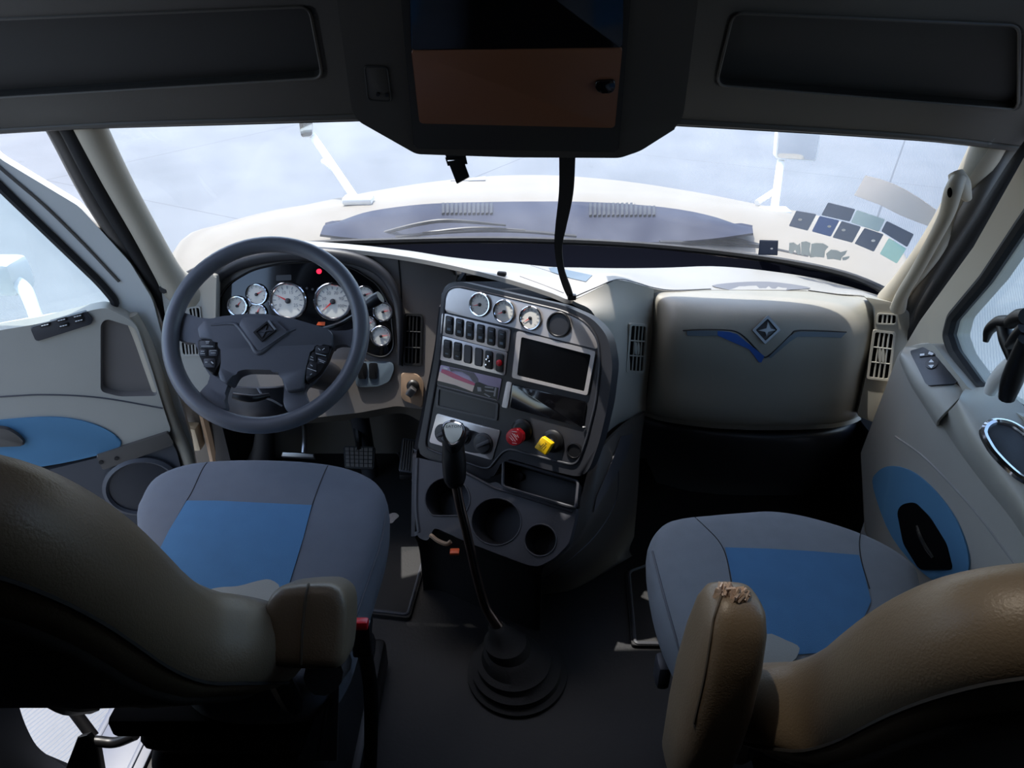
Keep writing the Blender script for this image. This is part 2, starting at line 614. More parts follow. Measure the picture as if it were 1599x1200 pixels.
# ================================================================== the setting
GZ = -1.25                                        # yard surface below the cab floor
def concrete():
    m = bpy.data.materials.new('broom_finished_concrete')
    m.use_nodes = True
    nt = m.node_tree; b = nt.nodes['Principled BSDF']
    tc = nt.nodes.new('ShaderNodeTexCoord')
    def math_(op, a, c=None):
        n = nt.nodes.new('ShaderNodeMath'); n.operation = op
        for i, q in enumerate((a, c)):
            if q is None: continue
            if isinstance(q, (int, float)): n.inputs[i].default_value = q
            else: nt.links.new(q, n.inputs[i])
        return n.outputs[0]
    mp = nt.nodes.new('ShaderNodeMapping')
    mp.inputs['Rotation'].default_value = (0, 0, math.radians(29.0))
    mp.inputs['Location'].default_value = (-6.47, 14.3, 0)
    nt.links.new(tc.outputs['Object'], mp.inputs['Vector'])
    sx = nt.nodes.new('ShaderNodeSeparateXYZ'); nt.links.new(mp.outputs[0], sx.inputs[0])
    def joint(o, period, w):
        d = math_('ABSOLUTE', math_('SUBTRACT', math_('FRACT', math_('DIVIDE', o, period)), 0.5))
        return math_('LESS_THAN', d, w / period)
    j = math_('MAXIMUM', joint(sx.outputs[0], 6.0, 0.014), joint(sx.outputs[1], 6.5, 0.010))
    nz = nt.nodes.new('ShaderNodeTexNoise'); nz.inputs['Scale'].default_value = 0.7; nz.inputs['Detail'].default_value = 9.0
    nt.links.new(tc.outputs['Object'], nz.inputs['Vector'])
    cr = nt.nodes.new('ShaderNodeValToRGB')
    cr.color_ramp.elements[0].position = 0.3; cr.color_ramp.elements[0].color = (*lin((88, 91, 95)), 1)
    cr.color_ramp.elements[1].position = 0.7; cr.color_ramp.elements[1].color = (*lin((100, 103, 107)), 1)
    nt.links.new(nz.outputs['Fac'], cr.inputs[0])
    n2 = nt.nodes.new('ShaderNodeTexNoise'); n2.inputs['Scale'].default_value = 3.0; n2.inputs['Detail'].default_value = 4.0
    nt.links.new(tc.outputs['Object'], n2.inputs['Vector'])
    spots = math_('GREATER_THAN', n2.outputs['Fac'], 0.74)
    mx = nt.nodes.new('ShaderNodeMix'); mx.data_type = 'RGBA'
    nt.links.new(math_('MAXIMUM', j, math_('MULTIPLY', spots, 0.35)), mx.inputs[0])
    nt.links.new(cr.outputs[0], mx.inputs[6]); mx.inputs[7].default_value = (*lin((66, 67, 70)), 1)
    nt.links.new(mx.outputs[2], b.inputs['Base Color'])
    b.inputs['Roughness'].default_value = 0.55
    wv = nt.nodes.new('ShaderNodeTexWave'); wv.inputs['Scale'].default_value = 14.0; wv.inputs['Distortion'].default_value = 1.5
    nt.links.new(mp.outputs[0], wv.inputs['Vector'])
    bp = nt.nodes.new('ShaderNodeBump'); bp.inputs['Strength'].default_value = 0.5; bp.inputs['Distance'].default_value = 0.006
    nt.links.new(wv.outputs['Fac'], bp.inputs['Height']); nt.links.new(bp.outputs[0], b.inputs['Normal'])
    return m
M['concrete'] = concrete()
bm = box((0, 20, GZ - 0.1), (160, 160, 0.2))
g = obj('ground', bm, M['concrete'], smooth=0); tag(g, kind='structure')

# cab floor, firewall, sides, roof, sleeper back
bm = box((0.085, 0.15, -0.04), (2.11, 4.1, 0.08))
tag(obj('floor', bm, M['floor'], smooth=0), kind='structure')
bm = box((0.05, 2.24, 0.33), (2.1, 0.05, 0.82))
tag(obj('wall_front', bm, M['taupe'], smooth=0), kind='structure')
bm = box((0.05, -1.85, 0.9), (2.3, 0.06, 2.2))
tag(obj('wall_back', bm, M['head'], smooth=0), kind='structure')
CE = Plane((0, 0, 1.95), (0, 0, -1))
def flat_loop(pts): return [Vector((x, y, 1.95)) for x, y in pts]
bm = bmesh.new()
xs, ys = (-1.2, -0.50, 0.55, 1.2), (-1.9, 0.56, 0.96, 1.70)  # roof widened past the cab side to keep sun off the driver cushion
for i in range(3):
    for k in range(3):
        if (i, k) == (1, 1): continue  # opening left for the added roof window
        box(((xs[i] + xs[i + 1]) / 2, (ys[k] + ys[k + 1]) / 2, 1.98), (xs[i + 1] - xs[i], ys[k + 1] - ys[k], 0.06), bm=bm)
tag(obj('ceiling', bm, M['head'], smooth=0), kind='structure')
tag(obj('added_roof_window', box((0.025, 0.76, 1.985), (1.05, 0.40, 0.008)), M['added_roofglass'], smooth=0), kind='structure')  # unseen roof window added to throw sun on the passenger backrest
bm = box((-0.975, 2.08, 0.33), (0.05, 0.30, 0.84))
tag(obj('wall_left_front', bm, M['dark'], smooth=0), kind='structure')
bm = box((1.13, 2.08, 0.33), (0.06, 0.40, 0.84))
box((1.11, 1.96, 0.16), (0.06, 0.60, 0.50), bm=bm)
tag(obj('wall_right_front', bm, M['black'], smooth=0), kind='structure')
bm = box((1.13, -0.6, 0.9), (0.06, 2.7, 2.2))
tag(obj('wall_right', bm, M['light'], smooth=0), kind='structure')

# left body side with the rounded rear edge of the open doorway
LW = Plane((-0.98, 0.8, 0.5), (1, 0, 0))
bp_edge = spl([(-10, 1015), (14, 1040), (24, 1062), (29, 1100), (44, 1142), (64, 1172), (104, 1196), (150, 1215), (190, 1260)], 4, False)
pts = [LW.hit(x, y) for x, y in bp_edge]
top_y, top_z = pts[0].y, pts[0].z
loop = [Vector((-0.98, -1.8, -0.08)), Vector((-0.98, -1.8, 1.95)), Vector((-0.98, top_y + 0.02, 1.95))] + pts
loop.append(Vector((-0.98, pts[-1].y, -0.08)))
bm = prism(loop, (1, 0, 0), 0.09, bevel=0.02)
tag(obj('wall_left', bm, M['dark'], smooth=40), kind='structure')

# ------------------------------------------------------------------ windscreen
gb = [(252, 452, 1.80), (330, 412, 2.00), (450, 384, 2.15), (620, 376, 2.24), (800, 374, 2.28), (1000, 382, 2.26), (1180, 401, 2.18), (1320, 428, 2.03), (1418, 470, 1.82)]
gt = [(92, 160, 1.70), (250, 155, 1.86), (420, 148, 1.96), (620, 144, 2.01), (800, 143, 2.03), (1000, 146, 2.02), (1200, 158, 1.96), (1400, 178, 1.85), (1565, 200, 1.68)]
rowb = [P(*q) for q in gb]; rowt = [P(*q) for q in gt]
rowm = [a.lerp(b, 0.5) + Vector((0, 0.025, 0.02)) for a, b in zip(rowb, rowt)]
gbm = surf([rowt, rowm, rowb], 0.0, 6, 8)
GLASS = bvh(gbm)
w1 = obj('window_1', gbm, M['glass'], smooth=60); tag(w1, kind='structure')
# rubber gasket along the foot of the glass
bm = tube([p + Vector((0, 0.006, -0.004)) for p in rowb], 0.012, n=8)
gk = obj('gasket', bm, M['rubber'], w1)

# ------------------------------------------------------------------ hood and what stands on it
HX = 0.085
def hood_pt(u, t):
    y = 2.62 - 0.34 * u * u + 1.10 * t
    w = 1.20 - 0.36 * t ** 1.1
    z = 0.885 - 0.03 * t - 0.155 * t * t - 0.055 * u * u
    return Vector((HX + u * w, y, z))
rows = []
us = [-1, -0.96, -0.88, -0.7, -0.45, -0.2, 0, 0.2, 0.45, 0.7, 0.88, 0.96, 1]
for t in [-0.2, 0, 0.2, 0.4, 0.6, 0.8, 0.94, 1.0]:
    r = [hood_pt(u, t) for u in us] if t >= 0 else [Vector((HX + u * 1.14, 2.36 - 0.46 * u * u, 0.79 - 0.03 * u * u)) for u in us]
    if t == 1.0:
        r = [p + Vector((0, 0.02, -0.03)) for p in r]
    r = [r[0] + Vector((-0.03, -0.02, -0.45))] + [r[0] + Vector((-0.02, -0.02, -0.12))] + r + [r[-1] + Vector((0.02, -0.02, -0.12))] + [r[-1] + Vector((0.03, -0.02, -0.45))]
    rows.append(r)
rows.append([p + Vector((0, 0.03, -0.25)) for p in rows[-1]])
hbm = surf(rows, 0.0, 4, 4)
HOOD = bvh(hbm)
hood = thing('truck_hood', (HX, 2.6, 0.4), 'long cream painted truck hood seen through the windscreen', 'hood')
obj('hood_shell', hbm, M['hood'], hood, smooth=50)
ctop = [(512, 353), (545, 340), (580, 329.5), (640, 321), (700, 317), (800, 315), (900, 315), (985, 319), (1060, 327), (1120, 340), (1172, 360)]
cbot = [(500, 366, 2.22), (540, 371, 2.26), (580, 374, 2.29), (640, 376, 2.32), (700, 378, 2.34), (800, 379, 2.35), (900, 379, 2.35), (985, 379, 2.34), (1060, 377, 2.33), (1120, 372, 2.30), (1176, 364, 2.27)]
cT = []
for q in ctop:
    xa = (q[0] - 842) / 330.0
    cT.append(P(q[0], q[1], 2.60 - 0.22 * xa * xa))
cB = [P(*q) for q in cbot]
cM = [a.lerp(b, 0.45) + Vector((0, 0.0, 0.014)) for a, b in zip(cT, cB)]
cb = surf([cT, cM, cB], 0.008, 3, 4)
CW = bvh(cb)
cw = obj('cowl_panel', cb, M['navy'], hood, 'dark navy plastic cowl panel')
for x0, x1, y0, y1, k in ((690, 772, 320, 336, 12), (920, 1026, 320, 339, 15)):
    b2 = bmesh.new()
    for i in range(k):
        xa = x0 + (x1 - x0) * i / k
        drape(CW, [(xa, y0), (xa + 4, y0 - 0.5), (xa + 4, y1 - 1), (xa, y1)], 0.001, 0.007, 6, b2)
    obj('air_grille', b2, M['black'], cw)
# cowl tray below the wipers
tr0 = [Vector((p.x, p.y + 0.05, p.z - 0.03)) for p in rowb]
tr1 = [Vector((p.x * 1.0, max(p.y + 0.10, 2.0), 0.80 - 0.05 * ((p.x - HX) / 1.0) ** 2)) for p in rowb]
obj('wiper_tray', surf([tr1, tr0], 0.006, 4, 2), M['hood'], hood)
# seam line across the nose
obj('nose_badge', drape(HOOD, [(712, 277), (758, 277), (758, 283), (704, 284)], 0.002, 0.003, 40), M['grey'], hood)

def wiper(label, arm, blade, group):
    t = thing('windscreen_wiper', P(*arm[0]), label, 'wiper', group)
    obj('wiper_arm', tube([P(*q) for q in arm], [0.007] * (len(arm) - 1) + [0.004], n=8), M['black'], t)
    bl = obj('wiper_blade', tube([P(*q) for q in blade], 0.006, n=6, flat=1.6), M['rubber'], t)
    mid = len(blade) // 2
    obj('blade_bridge', tube([P(blade[1][0], blade[1][1] - 2, blade[1][2]), P(blade[mid][0], blade[mid][1] - 5, blade[mid][2]), P(blade[-2][0], blade[-2][1] - 2, blade[-2][2])], 0.004, n=6), M['black'], bl)
wiper('black wiper in front of the steering wheel side of the windscreen', [(556, 379, 2.33), (600, 364, 2.34), (655, 350, 2.34), (704, 345, 2.34), (790, 352, 2.35)],
      [(575, 376, 2.32), (660, 366, 2.34), (740, 361, 2.35), (820, 362, 2.35), (900, 369, 2.35)], 'windscreen wipers')
wiper('black wiper below the dark windscreen stickers, passenger side', [(1225, 398, 2.26), (1180, 382, 2.30), (1130, 372, 2.33), (1085, 374, 2.34)],
      [(1030, 378, 2.33), (1090, 379, 2.33), (1140, 382, 2.31), (1200, 388, 2.28), (1262, 402, 2.22)], 'windscreen wipers')

def fender_mirror(label, head, Y, foot, brace, sgn):
    root = thing('fender_mirror', P(*foot), label, 'mirror', 'hood mirrors')
    pl = Plane(P(head[0][0], head[0][1], Y), (-0.12 * sgn, -0.97, 0.0))
    h = obj('housing', plate(pl, rnd(head, 5), 0.06, 0, bevel=0.01), M['whitepaint'], root)
    cx = sum(p[0] for p in head) / 4; cy = sum(p[1] for p in head) / 4
    obj('mirror_face', plate(pl, rnd([(cx + (x - cx) * 0.92, cy + (y - cy) * 0.92) for x, y in head], 4), 0.004, 0.002), M['mirror'], h)
    tp = pl.hit(*brace[0], -0.03)
    f = P(*foot)
    obj('bracket_post', tube([tp, tp.lerp(f, 0.5), f], 0.016, n=10, smooth=False), M['whitepaint'], root)
    m = tp.lerp(f, 0.55)
    obj('bracket_brace', tube([m, P(*brace[1])], 0.012, n=8, smooth=False), M['whitepaint'], root)
    obj('foot', box(f + Vector((0, 0, 0.014)), (0.11, 0.07, 0.025), bevel=0.008), M['whitepaint'], root)
fender_mirror('white bracket mirror on the hood, right of the hanging strap', [(1217, 180), (1286, 186), (1275, 253), (1211, 249)], 2.97,
              (1208, 336, 2.66), [(1219, 252), (1182, 317, 2.72)], 1)
lf_ = on(HOOD, 560, 318)
fender_mirror('washed-out mirror on a thin post at the hood edge, ahead of the steering wheel', [(463, 170), (489, 170), (488, 214), (470, 216)], 2.97,
              (560, 318, lf_[0].y), [(488, 212), (505, 252, 2.95)], -1)

# ------------------------------------------------------------------ things stuck on the glass
Q = lambda x, y: (1140 + x / 4.44, 180 + y / 4.44)
def sticker(label, poly, m, dot=None, name='windscreen_sticker', group='stickers on the windscreen', cat='sticker'):
    o = obj(name, drape(GLASS, rnd([Q(*p) for p in poly], 2.0, 3), 0.0015, 0.0012, 18), M[m])
    tag(o, label, cat, group)
    if dot:
        x, y = Q(*dot)
        obj('round_tag', drape(GLASS, circ(x, y, 3.2, 1.9, 12), 0.0028, 0.0008, 30), M['white'], o, 'tiny white round tag')
    return o
sticker('dark square sticker with a white dot, lower row, nearest the hood mirror', [(460, 660), (600, 685), (540, 798), (408, 765)], 'stick_dark', (487, 720))
sticker('navy square sticker with a white dot, second along the lower row', [(622, 697), (760, 728), (700, 840), (568, 803)], 'stick_blue', (690, 768))
sticker('dark square sticker with a white dot, third along the lower row', [(775, 732), (910, 772), (850, 882), (712, 845)], 'stick_dark', (790, 793))
sticker('dark square sticker with a white dot, at the right end of the lower row', [(935, 780), (1068, 825), (1000, 945), (866, 888)], 'stick_dark', (998, 868))
sticker('wide dark sticker at the left of the upper row', [(680, 603), (870, 650), (832, 735), (634, 690)], 'stick_dark')
sticker('pale patterned grey-green sticker in the middle of the upper row', [(880, 655), (1078, 722), (1034, 808), (840, 740)], 'stick_pale')
sticker('large dark sticker at the right of the upper row', [(1090, 732), (1277, 825), (1232, 914), (1052, 802)], 'stick_dark')
sticker('green patterned sticker lowest on the right of the windscreen', [(1105, 850), (1225, 925), (1160, 1028), (1042, 960)], 'stick_green')
o = obj('windscreen_label', drape(GLASS, [Q(*p) for p in [(940, 415), (1040, 440), (1140, 475), (1230, 520), (1330, 582), (1432, 655), (1385, 770), (1290, 735), (1180, 690), (1040, 618), (950, 585), (862, 552)]], 0.0015, 0.0012, 20), M['stick_beige'])
tag(o, 'long plain beige label above the dark stickers on the windscreen', 'label')
o = obj('toll_tag', drape(GLASS, [Q(*p) for p in [(207, 862), (335, 866), (331, 962), (198, 958)]], 0.002, 0.006, 20), M['stick_tag'])
tag(o, 'small dark square tag low on the windscreen beside the wiper', 'tag')
obj('round_tag', drape(GLASS, circ(*Q(292, 914), 2.2, 1.4, 10), 0.0085, 0.0006, 30), M['white'], o)
bm = bmesh.new()
for lp in ([(412, 884), (440, 880), (470, 900), (486, 884), (492, 955), (470, 968), (452, 930), (432, 960), (408, 950)],
           [(494, 878), (530, 872), (560, 885), (552, 930), (560, 978), (520, 965), (494, 970)],
           [(566, 890), (600, 884), (650, 888), (684, 910), (660, 940), (655, 985), (600, 980), (556, 984)],
           [(668, 958), (700, 930), (745, 935), (770, 948), (815, 935), (800, 965), (775, 985), (770, 1005), (720, 995), (676, 996)],
           [(780, 985), (832, 975), (826, 990), (806, 1002), (782, 1004)]):
    drape(GLASS, [Q(*p) for p in lp], 0.0015, 0.0012, 24, bm)
o = obj('lettering_decal', bm, sticker_mat('silver_decal', (176, 178, 174), 0.12))
tag(o, 'crumpled silver lettering decal low on the windscreen right of the wiper', 'decal')

# ------------------------------------------------------------------ pillars beside the windscreen
bm = tube([P(118, 150, 1.70), P(140, 196, 1.71), P(182, 280, 1.75), P(226, 360, 1.79), P(262, 425, 1.83), P(278, 446, 1.85), P(300, 462, 1.88)], [0.037, 0.036, 0.034, 0.033, 0.036, 0.046, 0.05], n=18)
pil = obj('trim_1', bm, M['pillar'], smooth=60); tag(pil, kind='structure')
bm = tube([P(82, 155, 1.70), P(106, 200, 1.71), P(152, 290, 1.75), P(205, 380, 1.80), P(249, 455, 1.85), P(262, 500, 1.87)], 0.020, n=10)
obj('door_seal', bm, M['rubber'], pil)
bm = tube([P(62, 160, 1.72), P(91, 205, 1.73), P(140, 300, 1.77), P(193, 385, 1.82), P(240, 462, 1.88), P(262, 540, 1.90)], 0.024, n=10)
obj('body_flange', bm, M['taupe'], pil)

bm = tube([P(1566, 185, 1.76), P(1543, 228, 1.76), P(1500, 310, 1.77), P(1455, 385, 1.77), P(1415, 440, 1.82), P(1392, 470, 1.86)], [0.040, 0.039, 0.036, 0.034, 0.034, 0.04], n=18)
pil = obj('trim_2', bm, M['pillar'], smooth=60); tag(pil, kind='structure')
bm = tube([P(1632, 205, 1.66), P(1590, 262, 1.65), P(1540, 340, 1.65), P(1490, 415, 1.69), P(1450, 478, 1.73), P(1425, 540, 1.78)], 0.024, n=10)
obj('door_seal', bm, M['rubber'], pil)
bm = tube([P(1590, 200, 1.76), P(1560, 250, 1.76), P(1520, 320, 1.73), P(1470, 400, 1.77), P(1430, 470, 1.81), P(1408, 530, 1.86)], 0.026, n=10)
obj('body_flange', bm, M['taupe'], pil)
# grab handle on the right pillar
t = thing('grab_handle', P(1400, 478, 1.72), 'beige grab handle on the right windscreen pillar', 'handle')
bm = tube([P(1497, 278, 1.65), P(1488, 300, 1.635), P(1478, 335, 1.645), P(1455, 380, 1.67), P(1430, 425, 1.71), P(1410, 458, 1.74), P(1402, 482, 1.78)], [0.017, 0.019, 0.017, 0.0155, 0.0155, 0.016, 0.02], n=14)
obj('grip', bm, M['pillar'], t, smooth=60)
bm = tube([P(1492, 270, 1.67), P(1500, 290, 1.65), P(1512, 312, 1.65)], [0.016, 0.021, 0.008], n=12)
obj('mount', bm, M['pillar'], t)
obj('screw_hole', plate(Plane(P(1483, 302, 1.612), (-0.6, -0.8, 0.1)), circ(1483, 301, 4, 8, 16), 0.004), M['void'], t)
# ================================================================== overhead
# left and right cabinets above the windscreen
HA, HB = P(300, 195, 1.66), P(300, 0, 1.43)
dv = (HB - HA); dv.x = 0
HN = Vector((1, 0, 0)).cross(dv).normalized()
if HN.y > 0: HN = -HN
HL = Plane(HA, HN)
def cabinet(name, label, outer, hole, lip, mats):
    t = thing(name, HL.hit(*outer[2]), label, 'cabinet', 'overhead cabinets')
    bm = holed(HL, outer, [rnd(hole, 16, 5)], 0.03)
    obj('front_panel', bm, mats[0], t)
    bm = pocket(HL, rnd(hole, 16, 5), 0.02, 0.0)
    obj('recessed_panel', bm, mats[1], t)
    hb = bmesh.new()
    tube([HL.hit(x, y, 0.001) for x, y in rnd(hole, 16, 5)], 0.003, hb, n=6, seg=1, smooth=False, closed=True)
    obj('recess_edge', hb, mats[0], t)
    bm = tube([HL.hit(x, y, -0.004) for x, y in lip], 0.009, n=8)
    obj('lower_lip', bm, mats[0], t)
    # underside running forward to the glass
    a = [HL.hit(x, y, -0.01) for x, y in lip]
    b = [p + Vector((0, 0.32 * max(0.1, 1 - 0.75 * ((p.x - 0.08) / 0.95) ** 2), 0.03)) for p in a]
    obj('underside', surf([a, b], 0.012, 3, 2), mats[0], t)
    return t
cabinet('overhead_cabinet', 'grey overhead cabinet with a recessed front above the steering wheel',
        [(-260, -160), (700, -160), (700, 172), (400, 183), (180, 190), (0, 200), (-260, 216)],
        [(-190, 164), (504, 122), (483, 10), (-190, 38)],
        [(-260, 219), (0, 203), (180, 193), (400, 186), (700, 177)], (M['head'], M['headrec']))
cabinet('overhead_cabinet', 'dark overhead cabinet with a recessed front above the passenger side',
        [(900, -160), (1860, -160), (1860, 262), (1520, 218), (1400, 206), (1200, 194), (900, 176)],
        [(1118, 133), (1145, 20), (1592, 40), (1590, 172)],
        [(900, 180), (1200, 197), (1400, 210), (1520, 222), (1860, 266)], (M['head'], M['headrec']))

# centre console overhead
OA, OB = P(800, 243, 1.44), P(800, 0, 1.25)
dv = OB - OA
ON = Vector((1, 0, 0)).cross(Vector((0, dv.y, dv.z))).normalized()
if ON.y > 0: ON = -ON
OP = Plane(OA, ON)
oc = thing('overhead_console', OP.hit(805, 245), 'dark overhead console with a door painted in reflected brown in the middle of the header', 'console')
outer = [(503, -170), (1113, -170), (1090, 0), (1068, 176), (1060, 198), (1000, 236), (968, 247), (800, 246), (650, 241), (560, 190), (549, 172), (526, 0)]
obj('shell', plate(OP, rnd(outer, 8, 4), 0.18, 0, bevel=0.012), M['head'], oc)
obj('door_frame', plate(OP, rnd([(616, -170), (992, -170), (985, 0), (966, 238), (646, 232), (626, 0)], 6), 0.01, 0.004, bevel=0.004), M['headrec'], oc)
obj('upper_panel', plate(OP, rnd([(634, -165), (980, -165), (972, 74), (642, 78)], 4), 0.008, 0.0065, bevel=0.002), M['gloss'], oc)
bw = obj('painted_reflection_door', plate(OP, rnd([(642, 79), (972, 75), (960, 200), (655, 193)], 5), 0.008, 0.007, bevel=0.002), M['brown_reflection'], oc, 'door panel painted in reflected brown')  # colour stands in for what the glossy door reflects
obj('lamp_glint_plate', plate(OP, rnd([(928, 128), (962, 126), (959, 146), (932, 146)], 8), 0.006, 0.012, bevel=0.002), M['gloss'], bw)  # small plate standing in for a dome lamp's glint in the door
bm = bmesh.new()
tube([OP.hit(x, y, 0.001) for x, y in rnd([(569, 103), (605, 105), (612, 158), (575, 156)], 6)], 0.0018, bm, n=6, closed=True, seg=1)
sw = obj('cover_plate', plate(OP, rnd([(570, 104), (604, 106), (611, 157), (576, 155)], 6), 0.004, 0.0015, bevel=0.001), M['head'], oc)
obj('cover_outline', bm, M['headrec'], sw)
for x, y in ((590, 148), (604, 149)):
    obj('screw', plate(OP, circ(x, y, 3, 3, 12), 0.003, 0.0035), M['black'], sw)

# strap hanging down to the dash
def ribbon(pts, widths, th, side):
    bm = bmesh.new()
    q = cat_rom(pts, 6); w = [v.x for v in cat_rom([Vector((a, 0, 0)) for a in widths], 6)]
    rings = []
    for i, p in enumerate(q):
        t = (q[min(i + 1, len(q) - 1)] - q[max(i - 1, 0)]).normalized()
        s = (side[0].lerp(side[1], i / (len(q) - 1)))
        s = (s - t * s.dot(t)).normalized(); n = t.cross(s)
        a, b = s * w[i] / 2, n * th / 2
        rings.append([bm.verts.new(v) for v in (p - a - b, p + a - b, p + a + b, p - a + b)])
    for A, B in zip(rings, rings[1:]):
        for j in range(4):
            bm.faces.new((A[j], A[(j + 1) % 4], B[(j + 1) % 4], B[j]))
    bm.faces.new(rings[0][::-1]); bm.faces.new(rings[-1])
    return bm
t = thing('hanging_strap', P(890, 468, 1.70), 'black webbing strap hanging from the overhead console to the dash', 'strap')
obj('webbing', ribbon([P(886, 236, 1.50), P(884, 300, 1.56), P(876, 352, 1.61), P(872, 385, 1.63), P(876, 420, 1.65), P(885, 448, 1.67), P(892, 466, 1.685)],
                      [0.034, 0.032, 0.026, 0.019, 0.017, 0.02, 0.016], 0.004, (Vector((1, 0, 0)), Vector((0.9, -0.4, 0)))), M['rubber'], t)
obj('end_clip', box(P(893, 464, 1.68), (0.022, 0.016, 0.014), bevel=0.003), M['black'], t)
t = thing('strap_buckle', P(716, 284, 1.50), 'small black buckle dangling under the overhead console', 'buckle')
BK = Plane(P(712, 262, 1.50), (0, -0.94, 0.3))
obj('webbing', plate(BK, [(692, 232), (722, 232), (728, 250), (698, 250)], 0.004), M['rubber'], t)
obj('loop', holed(BK, [(695, 246), (727, 242), (730, 256), (699, 259)], [[(698, 248.5), (721, 245), (722, 248.5), (699, 252)]], 0.006, 0.003), M['black'], t)
obj('buckle_body', plate(BK, rnd([(701, 256), (724, 251), (733, 276), (713, 287)], 2), 0.012, 0.006, bevel=0.002), M['black'], t)
# ================================================================== dashboard
dash = thing('dashboard', (0.05, 1.95, 0.45), 'full-width grey truck dashboard with instrument cluster, air vents and glovebox', 'dashboard')
CL = Plane(P(480, 480, 1.90), (0.0, -0.94, 0.34))

# pale top pad
near = [(318, 416, 1.89), (334, 407, 1.905), (350, 399, 1.92), (430, 384, 1.94), (540, 389, 1.94), (640, 402, 1.92), (720, 418, 1.87), (800, 438, 1.80), (862, 458, 1.74), (892, 468, 1.70), (930, 452, 1.75), (965, 437, 1.80), (1021, 451, 1.87), (1055, 455, 1.90), (1120, 453, 1.93), (1190, 453, 1.95), (1255, 454, 1.95), (1300, 459, 1.94), (1350, 463, 1.89), (1385, 468, 1.86)]
far = [(318, 408, 1.96), (334, 400, 1.98), (350, 392, 2.00), (430, 376, 2.06), (540, 381, 2.09), (640, 392, 2.10), (690, 400, 2.10), (740, 406, 2.10), (800, 411, 2.11), (860, 417, 2.11), (900, 418, 2.11), (950, 419, 2.11), (1000, 419, 2.11), (1050, 418, 2.12), (1110, 416, 2.12), (1170, 420, 2.11), (1240, 429, 2.09), (1300, 440, 2.05), (1350, 454, 1.97), (1396, 470, 1.89)]
nr_, fr_ = [P(*q) for q in near], [P(*q) for q in far]
mid_ = [a.lerp(b, 0.5) + Vector((0, 0, 0.004)) for a, b in zip(nr_, fr_)]
pbm = surf([fr_, mid_, nr_], 0.012, 3, 3)
PAD = bvh(pbm)
obj('top_pad', pbm, M['pad'], dash, 'pale sunlit top pad', smooth=50)
# dark trough between the pad and the glass
t1 = [p + Vector((0, 0.006, -0.012)) for p in fr_]
t0 = []
for a, q in zip(fr_, far):
    h = None
    for dy in (14, 20, 26, 32, 38, 44):
        pass
    t0.append(a)
glass_foot = cat_rom([p + Vector((0, -0.012, -0.01)) for p in rowb], 8)
def foot_at(x):
    return min(glass_foot, key=lambda p: abs(p.x - x))
t0 = [Vector((p.x * 1.05, foot_at(p.x * 1.05).y, foot_at(p.x * 1.05).z)) for p in fr_]
tm = [a.lerp(b, 0.5) + Vector((0, 0, -0.01)) for a, b in zip(t0, t1)]
obj('defroster_trough', surf([t0, tm, t1], 0.004, 3, 3), M['trough'], dash, 'black defroster trough', smooth=50)
bm = drape(PAD, spl([(1112, 447), (1150, 442), (1200, 441), (1250, 447), (1262, 452), (1200, 454), (1140, 453)], 3), 0.0008, 0.0012, 20)
obj('cup_rest', bm, M['rest'], dash)  # flat patch, the recess shadow is put into its grey
bm = drape(PAD, [(828, 415), (845, 414), (925, 431), (915, 441), (893, 436)], 0.0008, 0.0012, 20)
obj('light_sensor_recess', bm, M['fascia_blue'], dash)
bm = bmesh.new()
drape_line(PAD, [(893, 466), (930, 450), (963, 437), (990, 441), (1021, 450), (1053, 454), (1110, 452)], 0.0022, bm)
drape_line(PAD, [(1262, 454), (1300, 459), (1347, 462)], 0.0022, bm)
drape_line(PAD, [(812, 432), (850, 446), (880, 458)], 0.0014, bm)
obj('pad_seam', bm, M['black'], dash)

# driver fascia
fas = [(296, 436), (318, 418), (350, 402), (430, 387), (540, 392), (625, 405), (712, 421), (712, 600), (662, 640), (620, 634), (560, 645), (470, 655), (330, 655), (300, 600)]
obj('driver_fascia', plate(CL, rnd(fas, 10), 0.05, 0, bevel=0.01), M['fascia'], dash, 'warm grey fascia around the instruments', smooth=40)
obj('fascia_seam', tube([CL.hit(x, y, 0.0008) for x, y in ((622, 404), (626, 450), (628, 520), (628, 572))], 0.0022, n=6), M['black'], dash)
brow = [(322, 540), (316, 490), (328, 446), (366, 414), (430, 398), (500, 397), (560, 406), (600, 430), (620, 470), (625, 520), (624, 570)]
obj('cluster_hood', tube([CL.hit(x, y, 0.012 if 0 < i < 10 else 0.0) for i, (x, y) in enumerate(brow)], [0.008, 0.013, 0.017, 0.02, 0.021, 0.021, 0.019, 0.016, 0.013, 0.010, 0.006], n=14), M['dark'], dash, smooth=60)
clu = rnd([(336, 505), (338, 470), (358, 442), (392, 422), (440, 411), (500, 409), (552, 419), (590, 444), (610, 480), (616, 545), (600, 560), (570, 552), (545, 525), (400, 520)], 14)
cl_ = obj('cluster_panel', plate(CL, clu, 0.004, 0.004, bevel=0.002), M['gloss'], dash, 'gloss black instrument panel')
bm = bmesh.new()
tube([CL.hit(x, y, 0.008) for x, y in clu], 0.003, bm, n=6, seg=1, closed=True)
obj('panel_edge', bm, M['black'], cl_)
obj('warning_lamp', plate(CL, circ(498, 424, 4, 4, 14), 0.002, 0.0065), M['redlamp'], cl_, 'lit red warning lamp')
obj('message_display', plate(CL, rnd([(431, 430), (455, 429), (455, 438), (431, 439)], 2), 0.001, 0.0065), M['dark'], cl_)
obj('orange_label', plate(CL, [(497, 503), (508, 503), (507, 509), (494, 508)], 0.001, 0.0065), M['orange'], cl_)
bm = bmesh.new()
for i in range(6):
    plate(CL, circ(470 + i * 9, 452 - abs(i - 2) * 1.5, 2, 2, 8), 0.001, 0.0062, bm=bm)
obj('tell_tale_row', bm, M['dark'], cl_)

